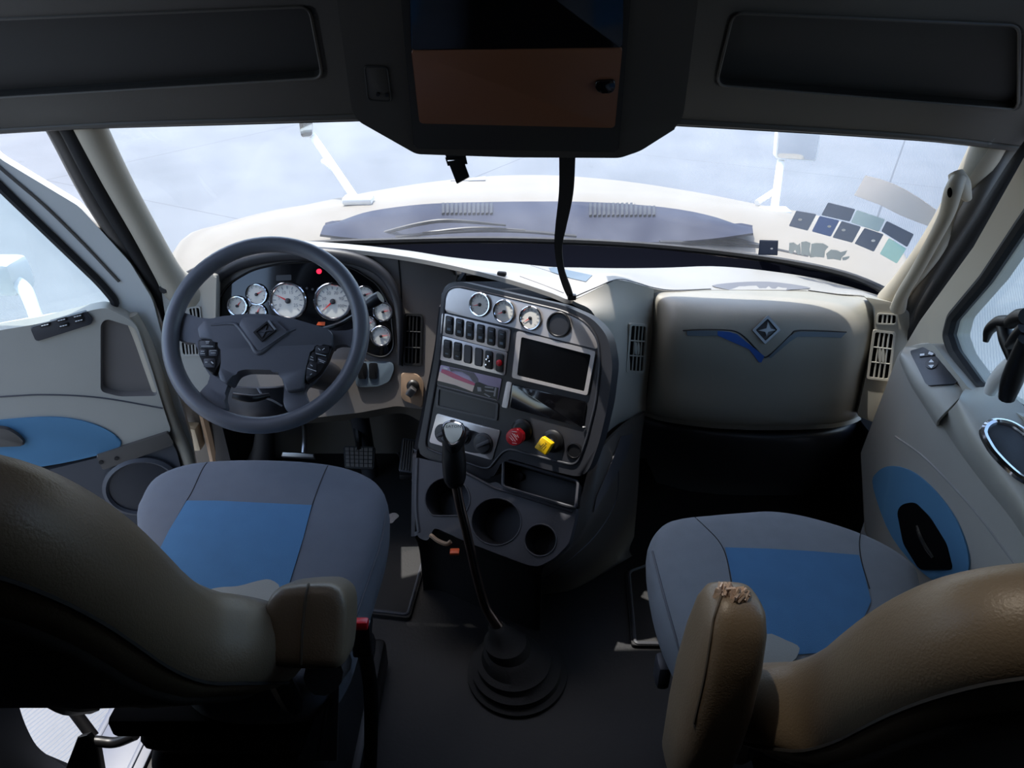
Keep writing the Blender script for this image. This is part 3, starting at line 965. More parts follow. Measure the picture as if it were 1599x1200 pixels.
def gauge(pl, cx, cy, r, ang, parent, off, ticks=12, ring='chrome', big=False, face='dial', name='gauge', label=None):
    c = pl.hit(cx, cy, off)
    s = pl.scale(cx, cy) * r
    n = pl.n
    bm = lathe([(s * 0.9, 0.0), (s * 0.9, 0.003), (s * 0.2, 0.0032)], c, n, n=32)
    u, v = pl.u, pl.v
    def at(a, rad, h): return c + (u * math.sin(a) + v * math.cos(a)) * rad + n * h
    if face == 'dial':
        for i in range(ticks):
            a = math.radians(-130 + 260 * i / (ticks - 1))
            prism([at(a - 0.03, s * 0.82, 0.0037), at(a + 0.03, s * 0.82, 0.0037), at(a + 0.035, s * 0.66, 0.0037), at(a - 0.035, s * 0.66, 0.0037)], n, 0.0004, bm, mi=1)
        if big:
            for i, tx in enumerate(('0', '5', '10', '15', '20', '25') if big == 't' else ('10', '30', '50', '70', '90', '100')):
                a = math.radians(-120 + 240 * i / 5)
                text_into(bm, tx, at(a, s * 0.5, 0.0037), u, v, s * 0.26, mi=1)
    g_ = obj(name, bm, [M[face], M['grey']], parent, label)
    tr = [at(2 * math.pi * i / 36, s * 0.97, 0.004) for i in range(36)]
    obj('bezel', tube(tr, s * 0.075 + 0.0008, n=8, seg=1, closed=True), M[ring], g_)
    if face == 'dial':
        a = math.radians(ang)
        w = s * 0.055
        e = (u * math.cos(a) - v * math.sin(a))
        obj('needle', prism([at(a, s * 0.74, 0.0052), c + e * w + n * 0.0052, at(a + math.pi, s * 0.12, 0.0052), c - e * w + n * 0.0052], n, 0.0008), M['needle'], g_)
        obj('needle_hub', lathe([(s * 0.15, 0.003), (s * 0.15, 0.0065), (s * 0.1, 0.0075)], c, n, n=16), M['dark'], g_)
    return g_
for cx, cy, r, a, b in ((371, 478, 15, 40, 0), (401, 460, 16, 60, 0), (402, 489, 14, 30, 0), (450, 470, 28, -62, 't'), (520, 471, 28, -132, 's'),
                        (570, 461, 14, 70, 0), (598, 487, 14.5, 80, 0), (595, 525, 15.5, 85, 0), (576, 506, 11, 60, 0)):
    gauge(CL, cx, cy, r, a, cl_, 0.0065, ticks=13 if b else 9, big=b, name='dial_gauge')
# grey-blue switch pod below the cluster
pod = obj('switch_pod', plate(CL, rnd([(553, 566), (612, 565), (616, 575), (608, 596), (590, 604), (556, 605)], 6), 0.01, 0.008, bevel=0.003), M['fascia_blue'], dash, 'grey-blue switch pod')
for x in (566, 583):
    obj('rocker_switch', plate(CL, rnd([(x - 7, 567), (x + 6, 567), (x + 6, 592), (x - 7, 592)], 2.5), 0.006, 0.011, bevel=0.002), M['black'], pod)

# vents
def vent(pl, q, nv, nh, parent, frame='light', off=0.002, centre=False):
    q2 = rnd(q, 4, 3)
    inner = sub_quad(q, 0.10, 0.045, 0.90, 0.955) if nh else sub_quad(q, 0.08, 0.12, 0.92, 0.88)
    bm = holed(pl, q2, [rnd(inner, 3, 3)], 0.01, off + 0.003)
    for i in range(1, nv):
        t = i / nv
        a = quad_at(inner, t, -0.01); b = quad_at(inner, t, 1.01)
        tube([pl.hit(*a, off), pl.hit(*b, off)], 0.0027, bm, n=6, smooth=False)
    for i in range(1, nh):
        t = i / nh
        a = quad_at(inner, -0.01, t); b = quad_at(inner, 1.01, t)
        tube([pl.hit(*a, off + 0.001), pl.hit(*b, off + 0.001)], 0.0021, bm, n=6, smooth=False)
    v_ = obj('air_vent', bm, M[frame], parent, smooth=30)
    obj('duct', plate(pl, rnd(sub_quad(q, 0.03, 0.02, 0.97, 0.98), 3, 3), 0.002, off - 0.0012), M['void'], v_)
    if centre:
        for dx in (-0.09, 0.09):
            c = quad_at(inner, 0.5 + dx, 0.5)
            w = (q[1][0] - q[0][0])
            obj('vane_tab', plate(pl, circ(c[0], c[1], w * 0.07, w * 0.36, 14), 0.004, off + 0.003), M[frame], v_)
    return v_
vent(CL, [(632, 489), (660, 491), (658, 572), (629, 571)], 4, 3, dash, 'rubber')

# ignition panel, right of the column
ig = obj('ignition_panel', plate(CL, rnd([(626, 582), (652, 584), (662, 598), (659, 638), (652, 634), (626, 624)], 6), 0.006, 0.004, bevel=0.003), M['tan'], dash, 'worn tan ignition panel')
c = CL.hit(645, 603, 0.004)
obj('ignition_lock', lathe([(0.019, 0), (0.019, 0.006), (0.014, 0.012), (0.010, 0.013)], c, CL.n, n=20), M['black'], ig)
obj('key', box(c + Vector((-0.004, -0.02, -0.008)), (0.022, 0.02, 0.03), Matrix.Rotation(0.7, 3, 'Y'), bevel=0.004), M['steel'], ig)

# left end panel with its vents
EL = Plane(P(285, 500, 1.82), (0.16, -0.93, 0.30))
obj('end_panel', plate(EL, rnd([(251, 447), (264, 437), (310, 428), (338, 428), (334, 600), (300, 622), (276, 596), (262, 520)], 6), 0.05, 0, bevel=0.008), M['light'], dash, 'stone grey end panel')
vent(EL, [(266, 457), (281, 457), (282, 475), (268, 475)], 2, 0, dash)
vent(EL, [(293, 480), (312, 478), (314, 500), (297, 500)], 3, 0, dash)
vent(EL, [(279, 532), (324, 530), (324, 556), (283, 557)], 7, 0, dash)

# wing beside the console
wing = surf([[P(895, 470, 1.69), P(930, 453, 1.745), P(965, 438, 1.80), P(1021, 452, 1.87)],
             [P(928, 492, 1.67), P(955, 492, 1.72), P(985, 490, 1.79), P(1020, 500, 1.86)],
             [P(940, 560, 1.66), P(962, 555, 1.70), P(985, 555, 1.77), P(1016, 555, 1.85)],
             [P(932, 630, 1.63), P(955, 630, 1.68), P(980, 625, 1.75), P(1011, 600, 1.84)],
             [P(914, 705, 1.59), P(935, 690, 1.63), P(962, 665, 1.72), P(1008, 643, 1.83)]], 0.012)
WING = bvh(wing)
obj('console_wing', wing, M['light'], dash, 'stone grey wing between console and glovebox', smooth=60)
a, b, c_ = on(WING, 982, 510)[0], on(WING, 1009, 512)[0], on(WING, 996, 580)[0]
n_ = (b - a).cross(c_ - a).normalized()
if n_.dot(EYE - a) < 0: n_ = -n_
WV = Plane((a + b + c_) / 3, n_)
vent(WV, [(984, 505), (1012, 507), (1007, 584), (978, 582)], 4, 3, dash, 'light', 0.004, True)

# glovebox
gl_rows = [[P(1021, 452, 1.88), P(1053, 455, 1.905), P(1110, 453, 1.93), P(1190, 453, 1.955), P(1260, 455, 1.95), P(1305, 460, 1.94), P(1347, 464, 1.89), P(1369, 471, 1.85)],
           [P(1021, 478, 1.86), P(1052, 473, 1.82), P(1110, 475, 1.81), P(1190, 476, 1.80), P(1260, 477, 1.80), P(1312, 479, 1.81), P(1345, 487, 1.82), P(1367, 495, 1.83)],
           [P(1019, 520, 1.86), P(1046, 518, 1.77), P(1110, 519, 1.745), P(1190, 520, 1.735), P(1260, 520, 1.74), P(1318, 522, 1.75), P(1346, 528, 1.78), P(1363, 530, 1.82)],
           [P(1014, 582, 1.85), P(1041, 584, 1.76), P(1110, 588, 1.725), P(1185, 590, 1.71), P(1255, 591, 1.715), P(1312, 591, 1.73), P(1338, 590, 1.77), P(1353, 590, 1.81)],
           [P(1008, 640, 1.84), P(1036, 648, 1.76), P(1100, 657, 1.715), P(1170, 661, 1.70), P(1240, 661, 1.70), P(1300, 658, 1.72), P(1330, 652, 1.76), P(1343, 646, 1.80)],
           [P(1009, 638, 1.93), P(1037, 646, 1.86), P(1100, 655, 1.83), P(1170, 659, 1.82), P(1240, 659, 1.82), P(1300, 656, 1.83), P(1330, 650, 1.86), P(1343, 644, 1.89)]]
gbx = surf(gl_rows, 0.012)
GBX = bvh(gbx)
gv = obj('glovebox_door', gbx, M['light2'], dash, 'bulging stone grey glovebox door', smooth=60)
S5 = lambda x, y: (1040 + x / 5.33, 460 + y / 5.33)
bm = bmesh.new()
drape(GBX, [S5(*p) for p in [(428, 305), (520, 312), (590, 330), (640, 372), (815, 512), (790, 565), (770, 560), (690, 455), (600, 365), (540, 345), (428, 342)]], 0.001, 0.002, 14, bm)
obj('blue_trim_strip', bm, mat('blue_trim', (44, 92, 168), 0.4), gv, 'blue trim strip')
bm = drape(GBX, [S5(*p) for p in [(172, 305), (300, 302), (428, 305), (428, 342), (300, 345), (176, 342)]], 0.001, 0.002, 14)
drape(GBX, [S5(*p) for p in [(850, 520), (1030, 345), (1090, 312), (1300, 312), (1495, 318), (1450, 362), (1250, 352), (1090, 352), (1030, 390), (868, 530)]], 0.001, 0.002, 14, bm)
obj('grey_trim_strip', bm, M['fascia_blue'], gv, 'grey-blue trim strip')
bm = bmesh.new()
drape_line(GBX, [S5(*p) for p in [(140, 300), (300, 292), (500, 296), (590, 312), (660, 362), (745, 450), (812, 520), (860, 505), (950, 425), (1040, 335), (1090, 302), (1300, 303), (1500, 315)]], 0.0022, bm)
obj('trim_groove', bm, M['black'], gv)
E0 = on(GBX, 1196, 516)
EP = Plane(E0[0], E0[1])
em = [S5(850, 172), S5(955, 295), S5(825, 415), S5(718, 298)]
e_ = obj('diamond_emblem', holed(EP, rnd(em, 2), [rnd([quad_at(em, .12, .12), quad_at(em, .88, .12), quad_at(em, .88, .88), quad_at(em, .12, .88)], 1.5)], 0.006, 0.006), M['steel'], gv, 'silver diamond emblem')
inn = [EP.hit(*quad_at(em, *st), 0.001) for st in ((.12, .12), (.88, .12), (.88, .88), (.12, .88))]
bm = bmesh.new()
apex = EP.hit(*quad_at(em, .5, .5), 0.007)
vv = [bm.verts.new(p) for p in inn]; av = bm.verts.new(apex)
for i in range(4): bm.faces.new((vv[i], vv[(i + 1) % 4], av))
bm.faces.new(vv[::-1])
obj('emblem_pyramid', bm, M['mid'], e_, smooth=0)
bm = bmesh.new()
prism([EP.hit(*S5(*p), 0.0085) for p in ((850, 232), (872, 285), (915, 298), (850, 312), (838, 345), (826, 312), (770, 300), (836, 282))], EP.n, 0.003, bm)
obj('emblem_star', bm, M['steel'], e_)

# right end panel with its vents
ER = Plane(P(1385, 560, 1.765), (-0.30, -0.92, 0.24))
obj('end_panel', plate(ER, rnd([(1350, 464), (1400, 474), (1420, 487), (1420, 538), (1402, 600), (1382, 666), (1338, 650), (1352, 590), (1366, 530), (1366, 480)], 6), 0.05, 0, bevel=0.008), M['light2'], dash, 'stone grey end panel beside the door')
vent(ER, [(1370, 489), (1402, 491), (1401, 508), (1368, 507)], 4, 0, dash)
vent(ER, [(1364, 515), (1399, 519), (1390, 596), (1353, 592)], 4, 3, dash, 'light', 0.002, True)

# dark bin under the glovebox
bn = surf([[P(1000, 641, 1.92), P(1060, 654, 1.84), P(1125, 663, 1.80), P(1190, 665, 1.79), P(1260, 664, 1.79), P(1310, 660, 1.82), P(1352, 650, 1.90)],
           [P(1000, 652, 1.90), P(1060, 666, 1.79), P(1125, 675, 1.745), P(1190, 679, 1.73), P(1260, 677, 1.735), P(1310, 670, 1.78), P(1352, 658, 1.88)],
           [P(1001, 668, 1.90), P(1060, 682, 1.79), P(1125, 690, 1.745), P(1190, 693, 1.73), P(1260, 691, 1.735), P(1310, 684, 1.78), P(1351, 670, 1.88)],
           [P(1003, 700, 1.95), P(1062, 714, 1.86), P(1125, 722, 1.82), P(1190, 725, 1.81), P(1260, 722, 1.81), P(1308, 714, 1.85), P(1347, 700, 1.95)],
           [P(1028, 760, 2.06), P(1075, 772, 2.02), P(1130, 778, 2.0), P(1190, 780, 2.0), P(1250, 778, 2.0), P(1295, 772, 2.02), P(1330, 756, 2.06)]], 0.012)
obj('parcel_bin', bn, M['dark'], dash, 'dark grey bin under the glovebox', smooth=60)

# knee panel under the fascia and steering column shroud opening
kn = surf([[P(300, 600, 1.90), P(360, 640, 1.90), P(470, 648, 1.92), P(560, 640, 1.92), P(625, 628, 1.90), (P(662, 640, 1.84))],
           [P(305, 650, 1.98), P(365, 662, 1.98), P(470, 662, 2.0), P(560, 655, 2.02), P(625, 646, 2.0), (P(660, 660, 1.92))]], 0.012)
obj('knee_panel', kn, M['taupe'], dash, smooth=60)
obj('dash_light_block', box((0.05, 2.09, 0.56), (1.9, 0.14, 0.36)), M['dark'], dash)  # unseen block added inside the dash to stop sun leaking through
# small black rubber stop lying on the pad
h = on(PAD, 783, 431)
o = obj('rubber_stop', box(h[0] + h[1] * 0.006, (0.026, 0.014, 0.012), Matrix.Rotation(-0.25, 3, 'Z'), bevel=0.004), M['rubber'])
tag(o, 'tiny black rubber stop lying on the dash top', 'stop')
# ================================================================== centre console
ST = Plane((0, 1.62, 0.704), (-0.458, -0.815, 0.356))
CU = Plane(ST.hit(780, 748) + Vector((0, -0.004, 0)), (-0.35, -0.62, 0.70))
con = thing('centre_console', (0.0, 1.55, 0.0), 'dark centre console with gauges, rocker switches, brake valves and cup holders', 'console')
face = [(690, 448), (712, 438), (800, 459), (880, 477), (925, 497), (949, 525), (957, 570), (950, 630), (936, 690), (920, 735), (905, 746), (850, 733), (786, 714), (776, 737), (766, 750), (740, 744), (660, 714), (651, 702), (658, 670), (678, 560), (688, 480)]
obj('bezel_panel', plate(ST, rnd(face, 16, 6), 0.05, 0, bevel=0.010), M['dark'], con, smooth=45)
bm = bmesh.new()
ins = [(697, 455), (714, 447), (800, 467), (880, 486), (915, 503), (934, 530), (937, 570), (930, 630), (915, 690), (900, 728), (850, 716), (790, 700), (772, 722), (762, 734), (668, 702), (664, 692), (686, 570)]
tube([ST.hit(x, y, 0.001) for x, y in rnd(ins, 14, 6)], 0.0035, bm, n=8, seg=1, closed=True)
obj('inner_bead', bm, M['dark'], con)

tp = obj('gauge_trim', plate(ST, rnd([(695, 458), (712, 449), (800, 468), (833, 474), (885, 489), (917, 507), (931, 528), (934, 546), (893, 536), (852, 526), (806, 513), (750, 500), (695, 487)], 5, 4), 0.006, 0.003, bevel=0.0015), M['alum'], con, 'brushed metal gauge trim')
for cx, cy, r, a in ((750, 476, 18, -110), (788, 487, 18, -120), (829, 497, 18, -130)):
    gauge(ST, cx, cy, r, a, tp, 0.004, ticks=11, ring='chrome', name='dial_gauge')
gauge(ST, 873, 507, 19, 0, tp, 0.004, face='dark', ring='black', name='blank_cover')

up = obj('switch_trim', plate(ST, rnd([(690, 489), (797, 515), (793, 550), (688, 523)], 3), 0.006, 0.003, bevel=0.0012), M['alum'], con, 'brushed metal upper switch trim')
lo = obj('switch_trim', plate(ST, rnd([(688, 524), (792, 551), (788, 587), (686, 562)], 3), 0.006, 0.003, bevel=0.0012), M['alum'], con, 'brushed metal lower switch trim')
def rocker(x, y, parent, kind):
    q = [(x - 5.4, y - 15.5), (x + 6.6, y - 12.8), (x + 5.4, y + 15.5), (x - 6.6, y + 12.8)]
    s = obj('rocker_switch', plate(ST, rnd(q, 3, 3), 0.006, 0.006, bevel=0.0012), M['black'], parent)
    if kind in ('sw', 'swb'):
        b = bmesh.new()
        plate(ST, rnd(sub_quad(q, 0.16, 0.1, 0.84, 0.48), 1.5, 2), 0.003, 0.0085, bm=b, bevel=0.001)
        obj('paddle', b, M['dark'], s)
        b = bmesh.new()
        if kind == 'sw':
            plate(ST, sub_quad(q, 0.28, 0.66, 0.72, 0.80), 0.001, 0.0068, bm=b)
            plate(ST, sub_quad(q, 0.3, 0.2, 0.7, 0.26), 0.001, 0.0092, bm=b)
        else:
            plate(ST, sub_quad(q, 0.3, 0.74, 0.7, 0.80), 0.001, 0.0068, bm=b)
        obj('symbol', b, M['fascia_blue'], s)
    elif kind == 'blank':
        obj('blank_plug', plate(ST, rnd(sub_quad(q, 0.08, 0.04, 0.92, 0.96), 2.5, 2), 0.002, 0.0075), M['mid'], s)
    elif kind == 'key':
        b = bmesh.new()
        for (u_, v_, r_) in ((0.55, 0.33, 3.1), (0.3, 0.48, 1.8), (0.68, 0.55, 1.5), (0.25, 0.78, 1.6)):
            c = quad_at(q, u_, v_); lathe([(r_ * 0.0016, 0), (r_ * 0.0016, 0.004), (r_ * 0.001, 0.005)], ST.hit(*c, 0.006), ST.n, b, n=12)
        obj('lock_barrel', b, M['chrome'], s)
    elif kind == 'red':
        c = quad_at(q, 0.5, 0.5)
        obj('red_button', lathe([(0.0085, 0), (0.0085, 0.004), (0.006, 0.0055)], ST.hit(*c, 0.006), ST.n, n=18), M['red'], s, 'red round button')
for i, (x, y) in enumerate(((701, 508), (717, 512), (733, 516.5), (750, 521), (766.5, 525.5), (783, 530))):
    rocker(x, y, up, 'sw')
for (x, y), k in zip(((698, 545), (714, 549), (730, 553.5), (747, 558), (763, 562.5), (780, 567)), ('swb', 'swb', 'blank', 'blank', 'key', 'red')):
    rocker(x, y, lo, k)

# printed blanking plate over the radio slot
rq = [(688, 570), (783, 592), (777, 626), (682, 601)]
rp = obj('printed_plate', plate(ST, rnd(rq, 2), 0.006, 0.003, bevel=0.001), mat('lilac_print', (178, 168, 196), 0.3), con, 'plate printed with a truck at sunset')
def bit(poly, m, off, name):
    obj(name, plate(ST, [quad_at(rq, *p) for p in poly], 0.0006, 0.0032 + off), m, rp)
bit([(0.0, 0.34), (0.25, 0.42), (0.6, 0.58), (0.6, 0.92), (0.0, 0.80)], mat('cream_print', (232, 208, 196), 0.3), 0.0004, 'cream_band')
bit([(0.03, 0.20), (0.15, 0.20), (0.35, 0.34), (0.55, 0.44), (0.62, 0.52), (0.60, 0.60), (0.45, 0.56), (0.25, 0.50), (0.03, 0.36)], mat('magenta_print', (196, 60, 110), 0.3), 0.0007, 'magenta_band')
bit([(0.14, 0.02), (0.55, 0.02), (0.63, 0.25), (0.66, 0.5), (0.55, 0.40), (0.48, 0.2), (0.36, 0.10), (0.24, 0.12), (0.18, 0.20)], mat('plum_print', (70, 64, 84), 0.3), 0.0009, 'plum_arch')
bit([(0.0, 0.80), (0.3, 0.80), (0.58, 0.90), (0.6, 0.45), (0.66, 0.38), (0.8, 0.45), (0.98, 0.42), (0.99, 0.98), (0.0, 0.98)], M['black'], 0.0011, 'dark_truck_print')
bm = bmesh.new()
for p in ([(0.64, 0.62), (0.70, 0.60), (0.72, 0.78), (0.66, 0.82)], [(0.76, 0.50), (0.90, 0.46), (0.90, 0.52), (0.76, 0.56)], [(0.76, 0.66), (0.93, 0.62), (0.93, 0.68), (0.78, 0.72)], [(0.92, 0.45), (0.95, 0.45), (0.95, 0.85), (0.92, 0.85)], [(0.78, 0.82), (0.88, 0.90), (0.86, 0.95), (0.76, 0.86)]):
    plate(ST, [quad_at(rq, *q) for q in p], 0.0004, 0.0049, bm=bm)
obj('pale_print', bm, M['grey'], rp)
obj('white_print', plate(ST, [quad_at(rq, *q) for q in ((0.05, 0.08), (0.12, 0.08), (0.12, 0.16), (0.05, 0.16))], 0.0004, 0.0042), M['white'], rp)

# open slot below
sq = [(682, 604), (778, 630), (776, 658), (680, 636)]
slot = obj('storage_slot', holed(ST, rnd(sq, 3), [rnd(sub_quad(sq, 0.035, 0.10, 0.965, 0.90), 2)], 0.006, 0.004), M['mid'], con)
obj('slot_recess', pocket(ST, sub_quad(sq, 0.035, 0.10, 0.965, 0.90), 0.0055, 0.0035), M['void'], slot)

# display
dq = [(807, 517), (930, 549), (917, 618), (799, 590)]
ds = obj('display', holed(ST, rnd(dq, 4), [rnd(sub_quad(dq, 0.065, 0.10, 0.95, 0.93), 3)], 0.008, 0.006), M['alum'], con, 'metal framed black display')
obj('screen', plate(ST, rnd(sub_quad(dq, 0.05, 0.08, 0.96, 0.95), 3), 0.004, 0.003), M['screen'], ds)
obj('chrome_glint_strip', plate(ST, rnd([(791, 596), (799, 598), (792, 638), (783, 636)], 2), 0.004, 0.0035, bevel=0.0015), M['whitepaint'], con, 'chrome strip painted white as a glint beside the slot')  # white paint carries the chrome's bright reflection
obj('gloss_panel', plate(ST, rnd([(800, 600), (916, 628), (910, 668), (796, 637)], 3), 0.004, 0.004, bevel=0.001), M['gloss'], con, 'gloss black panel under the display')
obj('gloss_latch', box(ST.hit(912, 668, 0.006), (0.008, 0.006, 0.006), bevel=0.001), M['steel'], con)

# heater panel
hq = [(682, 646), (781, 673), (768, 719), (670, 691)]
hp = obj('heater_panel', plate(ST, rnd(hq, 3), 0.004, 0.0035, bevel=0.001), M['alum'], con, 'polished heater control panel')
for x, y, r in ((692, 677, 15), (723, 680, 15), (755, 693, 17)):
    s = ST.scale(x, y) * r
    k = obj('heater_knob', lathe([(s, 0), (s, 0.003), (s * 0.86, 0.004), (s * 0.8, 0.010), (s * 0.6, 0.011)], ST.hit(x, y, 0.004), ST.n, n=24), M['dark'], hp)
    d = ST.u * 0.8 + ST.v * 0.6
    c = ST.hit(x, y, 0.019)
    obj('grip_bar', box(c, (s * 1.5, s * 0.34, 0.014), Matrix((d, ST.n.cross(d), ST.n)).transposed(), bevel=0.002), M['mid'], k)
obj('heater_surround', plate(ST, rnd([(706, 668), (738, 672), (764, 684), (764, 708), (742, 709), (706, 700)], 12), 0.002, 0.0045), M['dark'], hp)

# brake valves
def valve(name, cx, cy, sx, sy, shape, m, label, marks):
    c0 = ST.hit(sx, sy, 0.0)
    v_ = obj(name, lathe([(0.030, 0.0), (0.030, 0.006), (0.022, 0.012), (0.019, 0.012)], c0, ST.n, n=24), M['black'], con, label)
    kc = PP = None
    d = ray(cx, cy)
    # knob face 55 mm out along the stem
    KP = ST.shifted(0.050)
    kc = KP.hit(cx, cy)
    obj('stem', tube([c0, kc - ST.n * 0.01], 0.009, n=10, smooth=False), M['steel'], v_)
    sc = KP.scale(cx, cy)
    kb = obj('knob', plate(KP, rnd([(cx + a * shape[0], cy + b * shape[0]) for a, b in shape[1]], 2.0, 3), 0.016, 0, bevel=0.003), m, v_)
    b = bmesh.new()
    for (x0, y0, x1, y1) in marks:
        tube([KP.hit(cx + x0, cy + y0, 0.0004), KP.hit(cx + x1, cy + y1, 0.0004)], 0.0005, b, n=5, smooth=False)
    obj('lettering', b, M['white'] if m is M['red'] else M['black'], kb)
octo = [(math.cos(math.radians(22.5 + 45 * i)), math.sin(math.radians(22.5 + 45 * i))) for i in range(8)]
valve('trailer_brake_valve', 803, 683, 816, 672, (14, octo), M['red'], 'red octagonal brake knob', [(-6, -4, 2, 7), (-3, -6, 5, 5), (0, -5, 4, 0), (-8, -1, -2, 6), (4, -4, 7, 1), (-4, -9, 4, -8), (-3, 9, 4, 10)])
valve('parking_brake_valve', 849, 697, 864, 689, (19, [(-0.15, -0.78), (0.72, -0.18), (0.12, 0.78), (-0.80, 0.12)]), M['yellow'], 'yellow diamond brake knob', [(-6, 2, 0, -4), (-4, 4, 3, -3), (-1, 6, 4, 0), (2, -6, 5, -3), (-7, -2, -5, 0)])
so = obj('power_socket', lathe([(0.022, -0.002), (0.022, 0.004), (0.018, 0.005), (0.017, 0.002)], ST.hit(897, 704, 0.0), ST.n, n=24), M['black'], con)

# cup-holder tray
tray = [(648, 714), (700, 726), (762, 756), (776, 752), (784, 760), (840, 776), (900, 792), (898, 812), (888, 850), (866, 872), (842, 885), (824, 883), (737, 850), (678, 824), (668, 846), (652, 840), (646, 790)]
holes = [[(x, y) for x, y in circ(699, 780, 35, 34, 28)], circ(775, 815, 39, 37, 28), circ(844, 844, 25, 25, 24)]
holes[0] = [(x, min(y, 806)) for x, y in holes[0]]
tr_ = obj('cup_tray', holed(CU, rnd(tray, 7, 4), holes, 0.025, 0), M['tray'], con, 'slate grey cup holder tray', smooth=40)
for hpoly, d, tpz in zip(holes, (0.08, 0.075, 0.07), (0.9, 0.84, 0.92)):
    obj('cup_holder', pocket(CU, hpoly, d, -0.001, taper=tpz), M['dark'], tr_)
bm = bmesh.new()
for hpoly in holes:
    tube([CU.hit(x, y, 0.0005) for x, y in hpoly], 0.0022, bm, n=6, seg=1, closed=True)
tube([CU.hit(x, y, 0.001) for x, y in ((652, 716), (650, 790), (654, 832))], 0.004, bm, n=6)
tube([CU.hit(x, y, 0.001) for x, y in ((704, 726), (764, 758), (784, 766), (894, 800))], 0.004, bm, n=6)
obj('tray_bead', bm, M['tray'], tr_)
pq = [(786, 718), (903, 752), (899, 794), (785, 760)]
pk = obj('storage_pocket', pocket(CU, rnd(pq, 5), 0.06, 0.012, taper=0.9), M['black'], con, 'black storage pocket')
obj('pocket_rim', tube([CU.hit(x, y, 0.013) for x, y in rnd(pq, 6)], 0.004, n=6, seg=1, closed=True), M['tray'], pk)
obj('socket_cap', lathe([(0.012, 0), (0.012, 0.006), (0.008, 0.008)], CU.hit(813, 744, -0.045), ST.n, n=16), M['dark'], pk)
lt = obj('latch_bracket', tube([CU.hit(x, y, 0.004) for x, y in ((672, 836), (684, 845), (697, 850), (704, 846))], 0.006, n=8), M['tan'], con)
obj('orange_tab', box(CU.hit(710, 862, 0.0), (0.025, 0.02, 0.008), bevel=0.002), M['orange'], lt)

obj('console_light_block', box((0.0, 1.93, 0.38), (0.30, 0.15, 0.70)), M['dark'], con)  # hidden box added in the console against sun leaks
# body shell: right flank, front under the tray, left flank
fl = surf([[P(916, 742, 1.54), P(940, 700, 1.59), P(972, 668, 1.68), P(1008, 643, 1.82)],
           [P(903, 795, 1.47), P(935, 760, 1.52), P(966, 725, 1.62), P(1000, 700, 1.80)],
           [P(890, 852, 1.41), P(922, 820, 1.46), P(956, 790, 1.58), P(996, 770, 1.78)],
           [P(846, 890, 1.37), P(892, 884, 1.43), P(940, 860, 1.55), P(990, 840, 1.76)],
           [PZ(838, 930, 0.0), PZ(892, 922, 0.0), PZ(944, 895, 0.0), PZ(988, 868, 0.0)]], 0.012)
FLK = bvh(fl)
obj('console_flank', fl, M['taupe'], con, 'dark taupe flank of the console', smooth=60)
bm = drape(FLK, [(968, 682), (986, 678), (975, 715), (945, 768), (925, 800), (930, 775), (950, 730)], 0.001, 0.004, 14)
obj('flank_rib', bm, M['mid'], con)
bm = bmesh.new()
drape_line(FLK, [(966, 730), (962, 780), (935, 830), (895, 870), (850, 905)], 0.0022, bm)
obj('flank_crease', bm, M['mid'], con)
fr = surf([[CU.hit(648, 838, -0.012), CU.hit(676, 828, -0.012), CU.hit(737, 850, -0.012), CU.hit(824, 883, -0.012), CU.hit(848, 884, -0.012)],
           [p + Vector((0, 0.05, -0.10)) for p in (CU.hit(648, 838), CU.hit(676, 828), CU.hit(737, 850), CU.hit(824, 883), CU.hit(848, 884))],
           [Vector((p.x, p.y + 0.06, 0.0)) for p in (CU.hit(648, 838), CU.hit(676, 828), CU.hit(737, 850), CU.hit(824, 883), CU.hit(848, 884))]], 0.012)
obj('console_front', fr, M['black'], con, smooth=60)
lf = surf([[ST.hit(692, 480, -0.03), ST.hit(682, 560, -0.03), ST.hit(655, 690, -0.03), CU.hit(650, 716, -0.015), CU.hit(648, 838, -0.015)],
           [p + Vector((0.05, 0.28, 0)) for p in (ST.hit(692, 480, -0.03), ST.hit(682, 560, -0.03), ST.hit(655, 690, -0.03), CU.hit(650, 716, -0.015), CU.hit(648, 838, -0.015))]], 0.012)
obj('console_side', lf, M['dark'], con, smooth=60)
# ================================================================== left door, swung open
D1 = Plane((-1.0, 1.78, 0.6), (0.39, -0.92, 0.0))
d1 = thing('door_1', (-1.0, 1.78, 0.0), None, None, None, 'structure')
shell = [(-420, -190), (0, 248), (123, 322), (203, 410), (238, 468), (262, 560), (300, 690), (312, 760), (300, 868), (-420, 1010)]
hole = rnd([(-330, -35), (0, 292), (158, 444), (186, 478), (150, 487), (0, 515), (-330, 576)], 18, 5)
obj('door_shell', holed(D1, rnd(shell, 10), [hole], 0.05, -0.02), M['doorwhite'], d1)
bm = bmesh.new()
tube([D1.hit(x, y, -0.016) for x, y in hole], 0.0115, bm, n=8, seg=1, closed=True)
obj('window_seal', bm, M['rubber'], d1)
obj('window_glass', plate(D1, hole, 0.005, -0.035), M['sideglass'], d1)
obj('frame_crease', tube([D1.hit(x, y, -0.018) for x, y in ((-60, 205), (0, 262), (70, 322), (133, 384), (186, 440))], 0.004, n=6), M['taupe'], d1)
pan = [(-420, 596), (0, 516), (60, 506), (150, 483), (166, 481), (200, 497), (214, 510), (236, 575), (256, 640), (268, 676), (190, 697), (60, 730), (-420, 860)]
pkt = rnd([(157, 506), (166, 498), (211, 512), (232, 575), (247, 619), (187, 620), (157, 612)], 8)
obj('trim_panel', holed(D1, rnd(pan, 9), [pkt], 0.05, 0.03), M['light'], d1, 'stone grey door trim panel')
obj('pull_recess', pocket(D1, pkt, 0.02, 0.029, taper=0.93), M['fascia'], d1)
